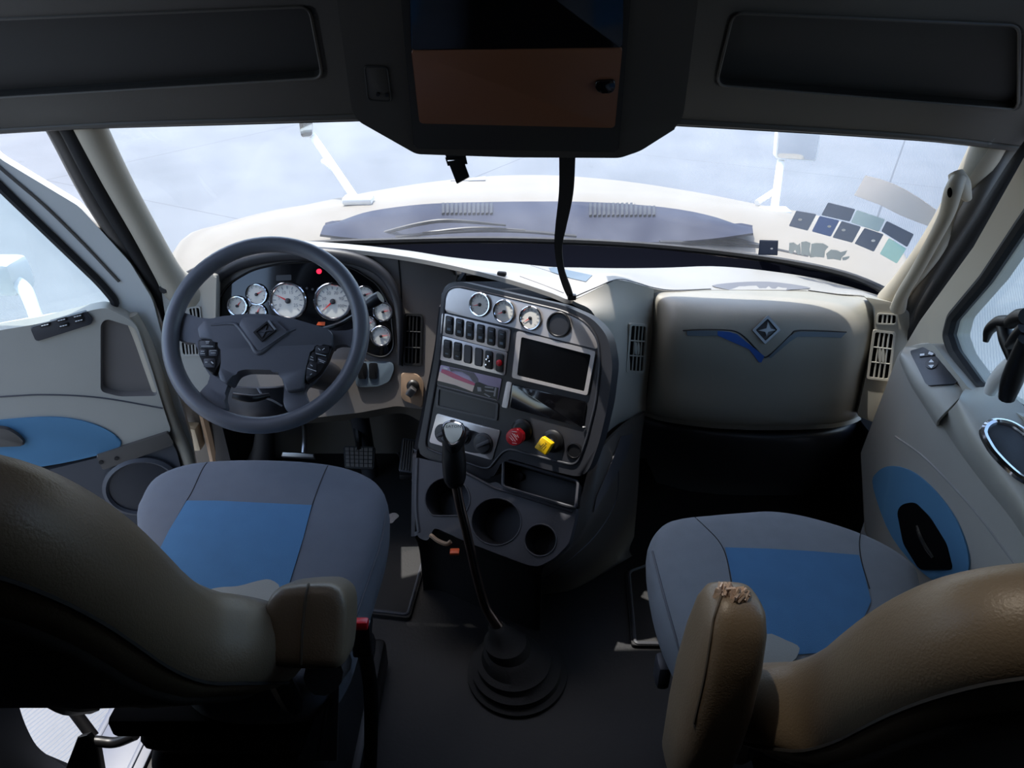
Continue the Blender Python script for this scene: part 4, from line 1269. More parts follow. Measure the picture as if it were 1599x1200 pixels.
obj('trim_seam', tube([D1.hit(x, y, 0.0305) for x, y in ((-300, 640), (0, 620), (80, 617), (160, 622), (254, 638))], 0.0025, n=6), M['mid'], d1)
bl = obj('armrest_pad', plate(D1, spl([(-160, 690), (-80, 667), (0, 657), (80, 652), (133, 659), (172, 675), (190, 694), (165, 708), (60, 730), (-100, 745)], 4), 0.01, 0.035, bevel=0.004), M['bluedoor'], d1, 'blue fabric door insert')
obj('door_handle', plate(D1, rnd([(-40, 668), (10, 670), (30, 682), (42, 697), (-40, 700)], 10), 0.02, 0.05, bevel=0.006), M['taupe'], bl)
sp = obj('switch_panel', plate(D1, rnd([(47, 512), (134, 487), (146, 500), (142, 507), (56, 534)], 4), 0.014, 0.038, bevel=0.003), M['dark'], d1, 'dark window switch panel')
for x, y in ((70, 508), (96, 500), (99, 509), (121, 494), (123, 501)):
    s = obj('switch_button', plate(D1, rnd([(x - 8, y - 1), (x + 8, y - 5), (x + 9, y + 1), (x - 7, y + 5)], 2), 0.004, 0.041, bevel=0.001), M['black'], sp)
    b = bmesh.new()
    for dx in (-4, 0, 4):
        tube([D1.hit(x + dx - 1.5, y - dx * 0.25 + 0.4, 0.0418), D1.hit(x + dx + 1.5, y - dx * 0.25 - 0.4, 0.0418)], 0.0012, b, n=5, smooth=False)
    obj('symbol', b, M['white'], s)
low = obj('lower_panel', plate(D1, rnd([(-300, 830), (60, 738), (150, 716), (262, 678), (276, 706), (300, 800), (290, 850), (-300, 960)], 6), 0.03, 0.03, bevel=0.006), M['mid'], d1, 'dark lower door panel')
obj('map_strip', plate(D1, rnd([(150, 712), (262, 676), (272, 695), (160, 735)], 3), 0.012, 0.042, bevel=0.004), M['taupe'], low)
obj('speaker_ring', lathe([(0.105, 0), (0.105, 0.012), (0.095, 0.018), (0.088, 0.012), (0.088, 0)], D1.hit(222, 758, 0.03), D1.n, n=36, cap=False), M['mid'], low)
obj('speaker_grille', lathe([(0.088, 0), (0.088, 0.008), (0.04, 0.012)], D1.hit(222, 758, 0.03), D1.n, n=32), M['dark'], low)
obj('edge_strip', tube([D1.hit(x, y, 0.0) for x, y in ((204, 492), (222, 530), (240, 580), (266, 655), (290, 712), (304, 760))], [0.018, 0.022, 0.023, 0.022, 0.022, 0.02], n=12), M['pillar'], d1)
for x, y in ((182, 716), (158, 722)):
    obj('panel_screw', lathe([(0.006, 0), (0.006, 0.003)], D1.hit(x, y, 0.042), D1.n, n=12), M['black'], low)
# white mirror arm outside the glass
ma = obj('mirror_arm', tube([D1.hit(58, 500, -0.10), D1.hit(50, 478, -0.14), D1.hit(38, 452, -0.2), D1.hit(12, 432, -0.24)], [0.018, 0.018, 0.02, 0.02], n=10), M['whitepaint'], d1)
obj('mirror_housing', box(D1.hit(4, 430, -0.26), (0.12, 0.10, 0.10), bevel=0.02), M['whitepaint'], ma)

# body jamb between the door edge and the dashboard
jm = prism([P(196, 402, 1.93), P(238, 452, 1.93), P(262, 470, 1.93), P(300, 600, 1.96), P(352, 640, 1.99), P(352, 780, 2.0), P(296, 780, 2.0), P(262, 640, 1.97), P(222, 500, 1.95)], (0, -1, 0), 0.03)
j = obj('trim_3', jm, M['taupe']); tag(j, kind='structure')
obj('hinge_upper', box(P(232, 470, 1.90), (0.06, 0.05, 0.05), bevel=0.012), M['steel'], j)
obj('hinge_lower', box(P(302, 682, 1.93), (0.05, 0.05, 0.09), bevel=0.01), M['pillar'], j)
obj('kick_strip', tube([P(318, 640, 1.93), P(330, 690, 1.94), P(340, 740, 1.95)], 0.018, n=8), M['tan'], j)

# ================================================================== right door, closed
R0 = Plane((1.06, 1.3, 0.6), (-1, 0, 0))
d2 = thing('door_2', (1.06, 1.3, 0.0), None, None, None, 'structure')
hole = rnd([(1482, 524), (1489, 496), (1540, 436), (1599, 348), (1760, 120), (2080, 60), (2080, 900), (1700, 705), (1529, 605), (1492, 553)], 6)
shell = [(1436, 502), (1520, 386), (1599, 246), (1740, 0), (2200, -140), (2200, 1500), (1480, 1060), (1350, 830), (1344, 708), (1402, 560)]
obj('door_shell', holed(R0, shell, [hole], 0.05, 0.0), M['pillar'], d2)
bm = bmesh.new()
tube([R0.hit(x, y, 0.004) for x, y in hole], 0.0155, bm, n=8, seg=1, closed=True)
obj('window_seal', bm, M['rubber'], d2)
obj('window_glass', plate(R0, hole, 0.005, -0.02), M['sideglass'], d2)
pan = [(1403, 552), (1414, 541), (1456, 536), (1512, 606), (1560, 628), (1700, 715), (2200, 990), (2200, 1500), (1480, 1060), (1352, 830), (1344, 708)]
pb = plate(R0, rnd(pan, 6), 0.035, 0.036, bevel=0.006)
PAN2 = bvh(pb)
obj('trim_panel', pb, M['light'], d2, 'stone grey door trim panel')
led = surf([[PX(1413, 542, 1.03), PX(1456, 537, 1.045), PX(1486, 572, 1.045), PX(1513, 607, 1.045)],
            [PX(1409, 549, 0.99), PX(1440, 570, 0.995), PX(1468, 600, 0.99), PX(1492, 628, 0.99)],
            [PX(1405, 557, 0.985), PX(1422, 590, 0.975), PX(1444, 622, 0.97), PX(1466, 655, 0.97)],
            [PX(1404, 562, 1.02), PX(1420, 598, 1.02), PX(1441, 632, 1.02), PX(1462, 666, 1.02)]], 0.006, 5, 5)
LED = bvh(led)
obj('sill_ledge', led, M['light'], d2, smooth=45)
sp = obj('switch_panel', drape(LED, rnd([(1421, 551), (1455, 541), (1494, 597), (1490, 602), (1452, 604), (1447, 600)], 3), 0.0008, 0.004, 14), M['dark'], d2, 'dark lock and window switch panel')
sb = bmesh.new()
drape(LED, rnd([(1436, 555), (1460, 552), (1462, 558), (1437, 561)], 2), 0.005, 0.002, 14, sb)
obj('lock_button', sb, M['black'], sp)
obj('window_button', drape(LED, circ(1455, 572, 9, 7, 14), 0.005, 0.002, 14), M['black'], sp)
b = bmesh.new()
for lp in ([(1438, 557), (1445, 556), (1445, 559), (1438, 560)], [(1452, 553), (1458, 556), (1456, 559), (1450, 557)], [(1455, 565), (1459, 570), (1451, 570)], [(1451, 574), (1459, 574), (1456, 579)]):
    drape(LED, lp, 0.0072, 0.0006, 30, b)
obj('symbol', b, M['white'], sp)
arm = surf([[PX(1511, 604, 1.05), PX(1546, 604, 1.05), PX(1580, 618, 1.05), PX(1612, 648, 1.05), PX(1680, 720, 1.05), PX(1820, 850, 1.05)],
            [PX(1503, 613, 0.99), PX(1534, 632, 0.985), PX(1566, 664, 0.98), PX(1606, 708, 0.98), PX(1690, 790, 0.98), PX(1830, 920, 0.98)],
            [PX(1496, 626, 0.955), PX(1515, 668, 0.93), PX(1546, 712, 0.92), PX(1584, 764, 0.915), PX(1690, 905, 0.91), PX(1840, 1060, 0.91)],
            [PX(1486, 638, 0.965), PX(1506, 690, 0.95), PX(1540, 740, 0.94), PX(1578, 792, 0.935), PX(1680, 925, 0.93), PX(1830, 1080, 0.93)],
            [PX(1466, 657, 1.02), PX(1498, 706, 1.022), PX(1540, 762, 1.022), PX(1580, 812, 1.022), PX(1660, 930, 1.022), PX(1800, 1090, 1.022)]], 0.012, 5, 5)
ARM = bvh(arm)
ar = obj('armrest', arm, M['light'], d2, 'stone grey armrest moulding', smooth=50)
ringp = spl([(1536, 674), (1550, 661), (1578, 664), (1608, 684), (1640, 716), (1652, 744), (1636, 760), (1600, 752), (1566, 724), (1544, 696)], 4)
pts = [on(ARM, x, y, 0.001) for x, y in ringp]
bm = tube([p[0] for p in pts if p], 0.008, n=8, seg=1, closed=True)
pr = obj('pull_ring', bm, M['chrome'], ar, 'chrome ring round the pull cup')
obj('pull_cup_shade', drape(ARM, [(x, y) for x, y in ringp], 0.0006, 0.001, 16), M['dark'], ar, 'flat dark sheet for the hollow of the pull cup')  # shade of the hollow painted as a flat sheet, no real depth
bm = bmesh.new()
drape_line(PAN2, [(1398, 682), (1440, 712), (1486, 758), (1530, 808), (1572, 864), (1600, 900)], 0.003, bm)
obj('trim_seam', bm, M['pad'], d2)
bd = obj('fabric_insert', drape(PAN2, spl([(1366, 762), (1372, 738), (1396, 728), (1432, 740), (1472, 778), (1502, 826), (1516, 880), (1500, 920), (1450, 900), (1396, 840)], 4), 0.0008, 0.004, 18), M['bluedoor'], d2, 'blue fabric door insert')
hr = obj('handle_recess_shade', drape(PAN2, rnd([(1405, 800), (1412, 788), (1432, 784), (1456, 808), (1482, 850), (1492, 890), (1440, 890), (1415, 850)], 8), 0.005, 0.003, 18), M['void'], d2)  # recess darkness painted as a near-black sheet on the panel
obj('door_handle', tube([(on(PAN2, x, y, o_)[0]) for x, y, o_ in ((1438, 822, 0.010), (1444, 836, 0.012), (1452, 852, 0.012), (1464, 872, 0.010))], [0.004, 0.006, 0.006, 0.004], n=8), M['chrome'], d2, 'chrome inner door handle')

# clamp and pale arm on the right window sill
t = thing('window_clamp_mount', PX(1560, 615, 1.0), 'black clamp mount with a white arm at the right door window', 'mount')
def bx(px, py, x): return PX(px, py, x)
obj('white_arm', tube([bx(1546, 612, 0.985), bx(1556, 596, 0.98), bx(1572, 580, 0.97), bx(1600, 560, 0.95)], [0.012, 0.016, 0.019, 0.02], n=12), M['whitepaint'], t, 'white arm')
obj('black_arm', tube([bx(1572, 622, 0.94), bx(1580, 596, 0.93), bx(1594, 560, 0.92), bx(1606, 530, 0.91)], [0.014, 0.018, 0.018, 0.016], n=12), M['black'], t)
obj('lever', tube([bx(1539, 534, 0.95), bx(1545, 516, 0.95), bx(1560, 504, 0.945), bx(1578, 502, 0.94)], [0.005, 0.010, 0.013, 0.012], n=10), M['black'], t)
obj('clamp_jaw', tube([bx(1566, 508, 0.945), bx(1572, 530, 0.945), bx(1577, 552, 0.945), bx(1579, 566, 0.945)], [0.012, 0.014, 0.010, 0.006], n=10), M['black'], t)
obj('ball_joint', tube([bx(1578, 505, 0.93), bx(1590, 497, 0.925), bx(1605, 494, 0.92)], [0.012, 0.016, 0.016], n=12), M['black'], t)
obj('knuckle', tube([bx(1576, 540, 0.93), bx(1590, 526, 0.92), bx(1602, 512, 0.915)], [0.008, 0.013, 0.013], n=10), M['black'], t)
# ================================================================== seats
RING_C = [(0.93, -0.13), (0.985, -0.105), (1.0, -0.07), (1.0, -0.045), (0.99, -0.026), (0.97, -0.012), (0.935, -0.003), (0.88, 0.003), (0.75, 0.008), (0.5, 0.010), (0.25, 0.010)]
# backrest plane (leaning back) shared by both seats; outline as (half-width, height on the plane)
BN = Vector((0, 0.918, 0.396)).normalized()
BV = Vector((0, -0.396, 0.918))
HALF = [(0.0, 0.052), (0.06, 0.050), (0.12, 0.038), (0.165, 0.005), (0.190, -0.05), (0.202, -0.12), (0.204, -0.20), (0.204, -0.28), (0.215, -0.34), (0.245, -0.39), (0.262, -0.45), (0.264, -0.52), (0.255, -0.60), (0.235, -0.66), (0.17, -0.70), (0.0, -0.71)]
RING_B = [(s, h - 0.058) for s, h in ((0.30, -0.062), (0.62, -0.060), (0.80, -0.056), (0.90, -0.046), (0.955, -0.032), (0.99, -0.014), (1.0, 0.004), (0.995, 0.022), (0.97, 0.045), (0.92, 0.062), (0.84, 0.072), (0.6, 0.07), (0.3, 0.06))]
def back_outline(cx, top_y, top_z):
    o = Vector((cx, top_y, top_z))
    right = [o + Vector((h, 0, 0)) + BV * s for h, s in HALF]
    left = [o + Vector((-h, 0, 0)) + BV * s for h, s in HALF[1:-1]][::-1]
    return cat_rom(right + left, 3, True), o

def seat(name, label, cx, top_y, top_z, cush, pc, fabric, insert, seams, edge, bolster, base_c, back_label):
    root = thing(name, Vector((base_c[0], base_c[1], 0.0)), label, 'seat', None)
    out = [pc.hit(x, y) for x, y in spl(cush, 4)]
    cb = pillow(out, pc.n, RING_C)
    T = bvh(cb)
    cu = obj('cushion', cb, M[fabric], root, smooth=70)
    obj('cushion_insert', drape(T, insert, 0.0006, 0.0012, 16), M['blue'], cu, 'blue fabric centre insert', smooth=60)
    b = bmesh.new()
    for s in seams: drape_line(T, s, 0.0013, b, n=5)
    obj('seam', b, M['thread'], cu)
    b = bmesh.new()
    for s in edge: drape_line(T, s, 0.0028, b, n=6)
    obj('piping', b, M['mid'], cu)
    # backrest
    bo, o = back_outline(cx, top_y, top_z)
    bb = pillow(bo, BN, RING_B)
    def bend(m_):
        # the lower back curves forward under the hips
        for v in m_.verts:
            s_ = (v.co - o).dot(BV)
            if s_ < -0.36: v.co += BN * 0.075 * min(1.0, (-0.36 - s_) / 0.30)
    bend(bb)
    BT = bvh(bb)
    bk = obj('backrest', bb, M['vinyl'], root, back_label, smooth=70)
    c = sum(bo, Vector()) / len(bo)
    # stitched seam round the back and the charcoal back panel inside it
    def inset(sc, h): return [c + (p - c) * sc + BN * h for p in bo]
    b = bmesh.new(); tube(inset(0.93, -0.0985), 0.0026, b, n=5, seg=1, closed=True)
    bend(b)
    obj('back_seam', b, M['thread'], bk)
    pb = pillow(inset(0.80, 0), BN, [(0.3, -0.127), (0.7, -0.126), (0.93, -0.123), (0.985, -0.118), (1.0, -0.108)])
    bend(pb)
    obj('back_panel', pb, M['backdark'], bk, 'charcoal rear panel', smooth=60)
    # pale bolster of the cushion beside the backrest
    obj('side_bolster', drape(T, bolster, 0.001, 0.018, 14), M['bolster'], cu, 'pale vinyl rear bolster', smooth=60)
    # base: suspension bellows and rails
    bx_, by_, ztop = base_c[0], base_c[1], base_c[2]
    b = bmesh.new()
    prof = []
    for i in range(9):
        prof.append((0.27 if i % 2 else 0.25, 0.10 + (ztop - 0.14) * i / 8))
    rings = []
    for r, z in prof:
        loop = [Vector((bx_ + 0.06 + r * 0.66 * sx, by_ + r * 0.9 * sy, z)) for sx, sy in rnd([(-1, -1), (1, -1), (1, 1), (-1, 1)], 0.3, 4)]
        rings.append([b.verts.new(p) for p in loop])
    for A, B in zip(rings, rings[1:]):
        for k in range(len(A)): b.faces.new((A[k], A[(k + 1) % len(A)], B[(k + 1) % len(B)], B[k]))
    b.faces.new(rings[0][::-1]); b.faces.new(rings[-1])
    obj('suspension_bellows', b, M['rubber'], root, smooth=30)
    obj('base_plate', box((bx_ + 0.06, by_, 0.05), (0.38, 0.50, 0.10), bevel=0.015), M['black'], root)
    b = box((bx_ + 0.04, by_, ztop - 0.04), (0.38, 0.46, 0.05), bevel=0.01)
    obj('seat_pan', b, M['void'], root)
    for sx in (-0.2, 0.2):
        obj('recliner_bracket', tube([Vector((bx_ + sx, by_ - 0.18, ztop - 0.03)), Vector((bx_ + sx, by_ - 0.24, ztop + 0.06)), o + Vector((sx, 0, 0)) + BV * -0.58], 0.02, n=8), M['black'], root)
    return root, T

PC1 = Plane((-0.57, 1.2, 0.585), (0, -0.07, 0.997))
cush1 = [(207, 806), (214, 770), (236, 738), (280, 719), (340, 712), (415, 711), (490, 715), (548, 725), (590, 746), (604, 776), (598, 830), (580, 890), (556, 960), (530, 1030), (480, 1075), (330, 1080), (262, 1040), (226, 940)]
ins1 = [(292, 783), (340, 783), (400, 786), (487, 790), (474, 840), (462, 880), (448, 925), (440, 960), (340, 960), (230, 900), (264, 830)]
s1, T1 = seat('driver_seat', 'slate grey driver seat with a blue cushion insert behind the steering wheel', -0.575, 0.50, 1.235, cush1, PC1, 'seat', ins1,
     [[(334, 713), (318, 730), (300, 768), (290, 785), (264, 832), (232, 900)], [(517, 719), (506, 740), (488, 788), (474, 838), (450, 920), (440, 960)]],
     [[(603, 800), (594, 848), (578, 898), (556, 962)]],
     spl([(330, 934), (345, 928), (375, 926), (405, 918), (425, 916), (440, 930), (420, 960), (370, 960), (345, 950)], 3), (-0.58, 1.02, 0.46), 'taupe vinyl backrest seen from behind')
# short padded armrest beside the driver
t = s1
AP = Plane(P(478, 985, 0.66), (0.12, -0.74, 0.66))
ab = [(410, 950), (424, 924), (448, 914), (500, 910), (524, 914), (540, 930), (544, 960), (540, 1020), (530, 1046), (500, 1050), (440, 1048), (408, 1038), (405, 1000)]
out = [AP.hit(x, y) for x, y in spl(ab, 3)]
bm = pillow(out, AP.n, [(0.80, -0.17), (0.95, -0.16), (1.0, -0.13), (1.0, -0.04), (0.985, -0.02), (0.95, -0.008), (0.88, -0.001), (0.7, 0.003), (0.3, 0.004)])
AT = bvh(bm)
am = obj('armrest', bm, M['vinyl'], t, 'worn taupe vinyl armrest', smooth=70)
bm = bmesh.new(); drape_line(AT, [(482, 913), (477, 935), (474, 965), (471, 1000), (470, 1046)], 0.0022, bm)
obj('armrest_seam', bm, M['threadlt'], am)
a0 = P(505, 1055, 0.72)
obj('armrest_pivot', tube([a0, a0 + Vector((-0.01, 0.05, -0.05)), a0 + Vector((-0.02, 0.11, -0.11))], 0.03, n=12), M['backdark'], t)
obj('side_bracket', prism([P(500, 1100, 0.80), P(530, 1070, 0.80), P(527, 1190, 0.74), P(463, 1190, 0.74)], (0.3, -0.7, 0.6), 0.012, bevel=0.003), M['steel'], t)
obj('side_bracket_rib', tube([P(512, 1096, 0.79), P(498, 1182, 0.735)], 0.004, n=6, smooth=False), M['black'], t)

PC2 = Plane((0.58, 1.15, 0.50), (0, -0.07, 0.997))
cush2 = [(1014, 858), (1020, 826), (1046, 806), (1100, 799), (1160, 794), (1205, 792), (1260, 800), (1330, 820), (1388, 844), (1430, 872), (1444, 900), (1450, 960), (1420, 1030), (1350, 1075), (1200, 1090), (1100, 1060), (1058, 1008), (1030, 940)]
ins2 = [(1132, 856), (1200, 858), (1270, 862), (1341, 868), (1350, 900), (1360, 940), (1340, 985), (1290, 1020), (1240, 1024), (1190, 1000), (1150, 960), (1142, 900)]
s2, T2 = seat('passenger_seat', 'light grey passenger seat with a blue cushion insert in front of the glovebox', 0.585, 0.50, 1.10, cush2, PC2, 'seat2', ins2,
     [[(1078, 802), (1100, 822), (1122, 845), (1134, 870), (1142, 910), (1152, 960)], [(1345, 826), (1342, 850), (1346, 880), (1358, 920)], [(1136, 868), (1200, 876), (1270, 880), (1342, 880)]],
     [[(1019, 862), (1034, 920), (1050, 978), (1062, 1020)]],
     spl([(1192, 1000), (1225, 1010), (1245, 1022), (1232, 1042), (1205, 1046), (1182, 1040)], 3), (0.60, 0.98, 0.38), 'taupe vinyl backrest seen from behind')
# raised armrest with the torn tip
t = s2
tip, foot = P(1146, 944, 0.66), P(1082, 1190, 0.62)
ax = (foot - tip).normalized()
mid_side = Vector((1, 0, 0)); mid_side = (mid_side - ax * mid_side.dot(ax)).normalized()
bk_ = ax.cross(mid_side).normalized()
L = (foot - tip).length
bm = bmesh.new()
rings = []
nseg = 28
for i, (s, wd, dp) in enumerate([(-0.020, 0.010, 0.012), (-0.016, 0.026, 0.026), (-0.004, 0.036, 0.040), (0.02, 0.041, 0.052), (0.07, 0.045, 0.060), (0.14, 0.047, 0.064), (0.20, 0.046, 0.062), (L, 0.042, 0.055), (L + 0.03, 0.03, 0.04)]):
    c = tip + ax * s
    ring = []
    for k in range(nseg):
        a = 2 * math.pi * k / nseg
        ca, sa = math.cos(a), math.sin(a)
        ex = 0.62
        ring.append(bm.verts.new(c + mid_side * (wd * math.copysign(abs(ca) ** ex, ca)) + bk_ * (dp * math.copysign(abs(sa) ** ex, sa))))
    rings.append(ring)
for A, B in zip(rings, rings[1:]):
    for k in range(nseg): bm.faces.new((A[k], A[(k + 1) % nseg], B[(k + 1) % nseg], B[k]))
bm.faces.new(rings[0][::-1]); bm.faces.new(rings[-1])
AT2 = bvh(bm)
am = obj('armrest', bm, M['vinyl'], t, 'worn taupe vinyl armrest raised upright, torn at the tip', smooth=70)
bm = bmesh.new(); drape_line(AT2, [(1128, 928), (1122, 945), (1115, 968), (1110, 1000), (1100, 1060), (1084, 1130)], 0.0022, bm)
obj('armrest_seam', bm, M['threadlt'], am)
bm = bmesh.new()
rn = random.Random(3)
for k in range(30):
    x = 1122 + rn.random() * 48; y = 922 + (x - 1122) * 0.22 + rn.random() * 8
    h = on(AT2, x, min(y, 938), 0.001)
    if h is None: h = (tip + mid_side * (x - 1146) * 0.0006, -ax)
    p = h[0]; s_ = 0.006 + rn.random() * 0.008
    e1 = Vector((rn.uniform(-1, 1), rn.uniform(-1, 1), rn.uniform(0, 1))).normalized()
    e2 = e1.orthogonal().normalized()
    q = [p + e2 * s_, p - ax * s_ * 0.55 + e1 * s_ * 0.6, p - e2 * s_, p + ax * s_ * 0.8 - e1 * 0.3 * s_]
    prism(q, e1.cross(e2) + Vector((0, -0.3, 0.4)), 0.003, bm)
obj('torn_foam', bm, M['foam'], am, 'ragged torn foam at the armrest tip', smooth=0)
bm = bmesh.new()
prism([P(1072, 1182, 0.585), P(1110, 1190, 0.58), P(1138, 1160, 0.585), P(1140, 1176, 0.585), P(1122, 1192, 0.58), P(1096, 1215, 0.57), P(1084, 1210, 0.57)], (0, -0.7, 0.7), 0.006, bm)
obj('torn_cover_flap', bm, M['foam'], am, 'torn flap of pale lining', smooth=0)
obj('side_lever', box(P(1034, 1048, 1.02), (0.03, 0.05, 0.07), bevel=0.01), M['mid'], t)

# red seat belt buckle on its stalk
t = thing('seat_belt_buckle', P(566, 1000, 0.98), 'black seat belt buckle with a red button beside the driver seat', 'buckle')
h0 = P(562, 976, 0.86)
obj('buckle_body', box(h0 + Vector((0, 0.0, -0.035)), (0.035, 0.022, 0.07), Matrix.Rotation(-0.2, 3, 'X'), bevel=0.005), M['black'], t)
obj('release_button', box(h0 + Vector((0.002, 0.0, 0.002)), (0.026, 0.018, 0.016), Matrix.Rotation(-0.2, 3, 'X'), bevel=0.003), M['red'], t, 'red release button')
obj('stalk', tube([h0 + Vector((0, 0, -0.06)), h0 + Vector((-0.005, 0.02, -0.2)), h0 + Vector((-0.03, 0.04, -0.42)), h0 + Vector((-0.05, 0.05, h0.z * -1 + 0.045))], 0.014, n=8, flat=0.4), M['rubber'], t)
# metal sill plate in the open doorway
SILL = Plane((-0.95, 1.05, 0.012), (0, 0, 1))
t = thing('door_sill_plate', (-0.92, 1.05, 0.0), 'grey metal sill plate with a bolt in the open doorway beside the driver seat', 'sill plate')
obj('plate', box((-0.93, 1.1, 0.006), (0.15, 0.9, 0.012), bevel=0.003), M['sill'], t)
obj('edge_trim', box((-1.0, 1.1, 0.0), (0.02, 0.9, 0.03), bevel=0.006), M['sill'], t)
obj('ridge', box((-0.885, 1.1, 0.014), (0.012, 0.9, 0.006), bevel=0.002), M['sill'], t)
obj('bolt', lathe([(0.012, 0), (0.012, 0.005), (0.006, 0.007)], PZ(182, 1136, 0.012), (0, 0, 1), n=14), M['black'], t)
# hose and pump bracket low behind the driver seat
t = thing('seat_height_linkage', P(150, 1190, 0.98), 'black bar linkage low behind the driver seat by the open doorway', 'linkage')
obj('bar', tube([P(92, 1068, 0.98), P(116, 1112, 0.95), P(146, 1152, 0.92)], 0.012, n=10, smooth=False), M['black'], t)
obj('cross_bar', tube([P(124, 1160, 0.90), P(150, 1158, 0.90), P(180, 1160, 0.90), P(212, 1148, 0.90)], 0.011, n=10), M['black'], t)
obj('bracket_plate', prism([P(120, 1152, 0.89), P(136, 1148, 0.89), P(152, 1168, 0.89), P(160, 1215, 0.88), P(96, 1215, 0.88)], (0.1, -0.7, 0.6), 0.02, bevel=0.004), M['black'], t)
# ================================================================== steering wheel and column
a45 = math.radians(43)
WC = EYE + ray(416, 519) * 1.58
WN = Vector((0.02, -math.cos(a45), math.sin(a45))).normalized()
WP = Plane(WC, WN)
sw = thing('steering_wheel', WC - WN * 0.05, 'dark grey four-spoke steering wheel in front of the instrument cluster', 'steering wheel')
RW = 0.212
rim = [WC + (WP.u * math.cos(2 * math.pi * i / 72) + WP.v * math.sin(2 * math.pi * i / 72)) * RW for i in range(72)]
obj('rim', tube(rim, 0.0185, n=18, seg=1, closed=True), M['leather'], sw, smooth=70)
sp = [(270, 484), (290, 489), (310, 496), (328, 498), (370, 491), (412, 490), (455, 497), (500, 510), (522, 517), (545, 516), (566, 506), (572, 530), (560, 548), (548, 539), (530, 538), (519, 543), (506, 574), (488, 596), (474, 608), (478, 622), (486, 636), (455, 650), (442, 634), (444, 604), (438, 584), (426, 578), (382, 577), (368, 582), (356, 600), (349, 620), (354, 640), (330, 640), (306, 618), (320, 604), (331, 592), (319, 573), (310, 552), (307, 533), (286, 535), (266, 524)]
bm = plate(WP, rnd(sp, 6, 3), 0.022, -0.004, bevel=0.006)
obj('spokes', bm, M['leather'], sw, smooth=45)
pad = [(308, 508), (322, 500), (345, 494), (380, 491), (412, 491), (455, 498), (500, 511), (518, 517), (519, 542), (500, 536), (486, 544), (478, 572), (472, 608), (446, 612), (440, 586), (428, 578), (382, 577), (366, 582), (354, 602), (340, 590), (345, 568), (344, 540), (336, 530), (310, 530)]
hp = obj('horn_pad', plate(WP, rnd(pad, 6, 3), 0.045, 0.014, bevel=0.007), M['hub'], sw, 'horn pad', smooth=45)
ridge = [(300, 514), (330, 508), (360, 506), (372, 510), (392, 536), (404, 552), (425, 537), (448, 520), (462, 514), (500, 524)]
PB = Plane(WC + WN * 0.014, WN)
bm = bmesh.new(); tube([PB.hit(x, y, -0.001) for x, y in ridge[1:-1]], [0.003, 0.004, 0.005, 0.006, 0.006, 0.006, 0.005, 0.003], bm, n=8)
obj('pad_ridge', bm, M['hub'], hp, smooth=60)
vee = [(372, 507), (404, 550), (450, 518), (430, 500), (400, 494), (378, 496)]
obj('raised_chevron', plate(PB, rnd(vee, 4), 0.006, 0.006, bevel=0.004), M['hub'], hp, smooth=45)
dm = [(419, 500), (431, 516), (408, 534), (395, 519)]
PE = PB.shifted(0.006)
e_ = obj('diamond_emblem', holed(PE, rnd(dm, 1.5), [rnd([quad_at(dm, s, t) for s, t in ((.14, .14), (.86, .14), (.86, .86), (.14, .86))], 1)], 0.005, 0.004), M['black'], hp, 'black diamond emblem')
obj('emblem_star', plate(PE, [quad_at(dm, s, t) for s, t in ((.2, .2), (.5, .42), (.8, .2), (.58, .5), (.8, .8), (.5, .58), (.2, .8), (.42, .5))], 0.003, 0.003), M['mid'], e_)
obj('emblem_edge', tube([PE.hit(419, 501, 0.004), PE.hit(430, 515, 0.004)], 0.0022, n=6, smooth=False), M['grey'], e_)
def podm(name, poly, marks, lines):
    p = obj('button_pod', plate(WP, rnd(poly, 4, 3), 0.02, 0.011, bevel=0.003), M['black'], sw, name)
    for (x, y, w_, h_) in marks:
        b = obj('wheel_button', plate(WP, rnd([(x - w_, y - h_), (x + w_, y - h_), (x + w_, y + h_), (x - w_, y + h_)], 2), 0.003, 0.0125, bevel=0.0008), M['dark'], p)
    bm = bmesh.new()
    for (x0, y0, x1, y1, r_) in lines:
        tube([WP.hit(x0, y0, 0.0135), WP.hit(x1, y1, 0.0135)], r_, bm, n=5, smooth=False)
    obj('symbol', bm, M['white'], p)
podm('left button pod', [(308, 531), (336, 530), (345, 540), (344, 566), (333, 587), (319, 573), (310, 553)], [(324, 538, 12, 6), (317, 551, 6, 5), (333, 551, 7, 5), (327, 567, 9, 7)],
     [(321, 534, 327, 534, .0011), (322, 536, 326, 536, .0008), (314, 541, 333, 541, .0007), (314, 549, 319, 549, .0007), (313, 552.5, 320, 552.5, .0007), (328, 548, 338, 548, .0007), (329, 551.5, 337, 551.5, .0007), (320, 566, 324, 566, .001), (330, 565, 333, 568, .0013)])
podm('right button pod', [(484, 545), (497, 537), (519, 543), (512, 562), (498, 583), (480, 598), (475, 590), (478, 566)], [(503, 546, 11, 6), (488, 560, 6, 5), (503, 563, 7, 5), (486, 578, 8, 9)],
     [(497, 544, 500, 547, .0009), (503, 547, 507, 544, .0009), (493, 552, 509, 556, .0007), (485, 557, 489, 559, .0007), (484, 561, 490, 563, .0007), (497, 561, 508, 565, .0007), (499, 564, 506, 567, .0007), (480, 575, 494, 580, .0008), (485, 570, 488, 572, .0009), (484, 586, 487, 584, .0009)])

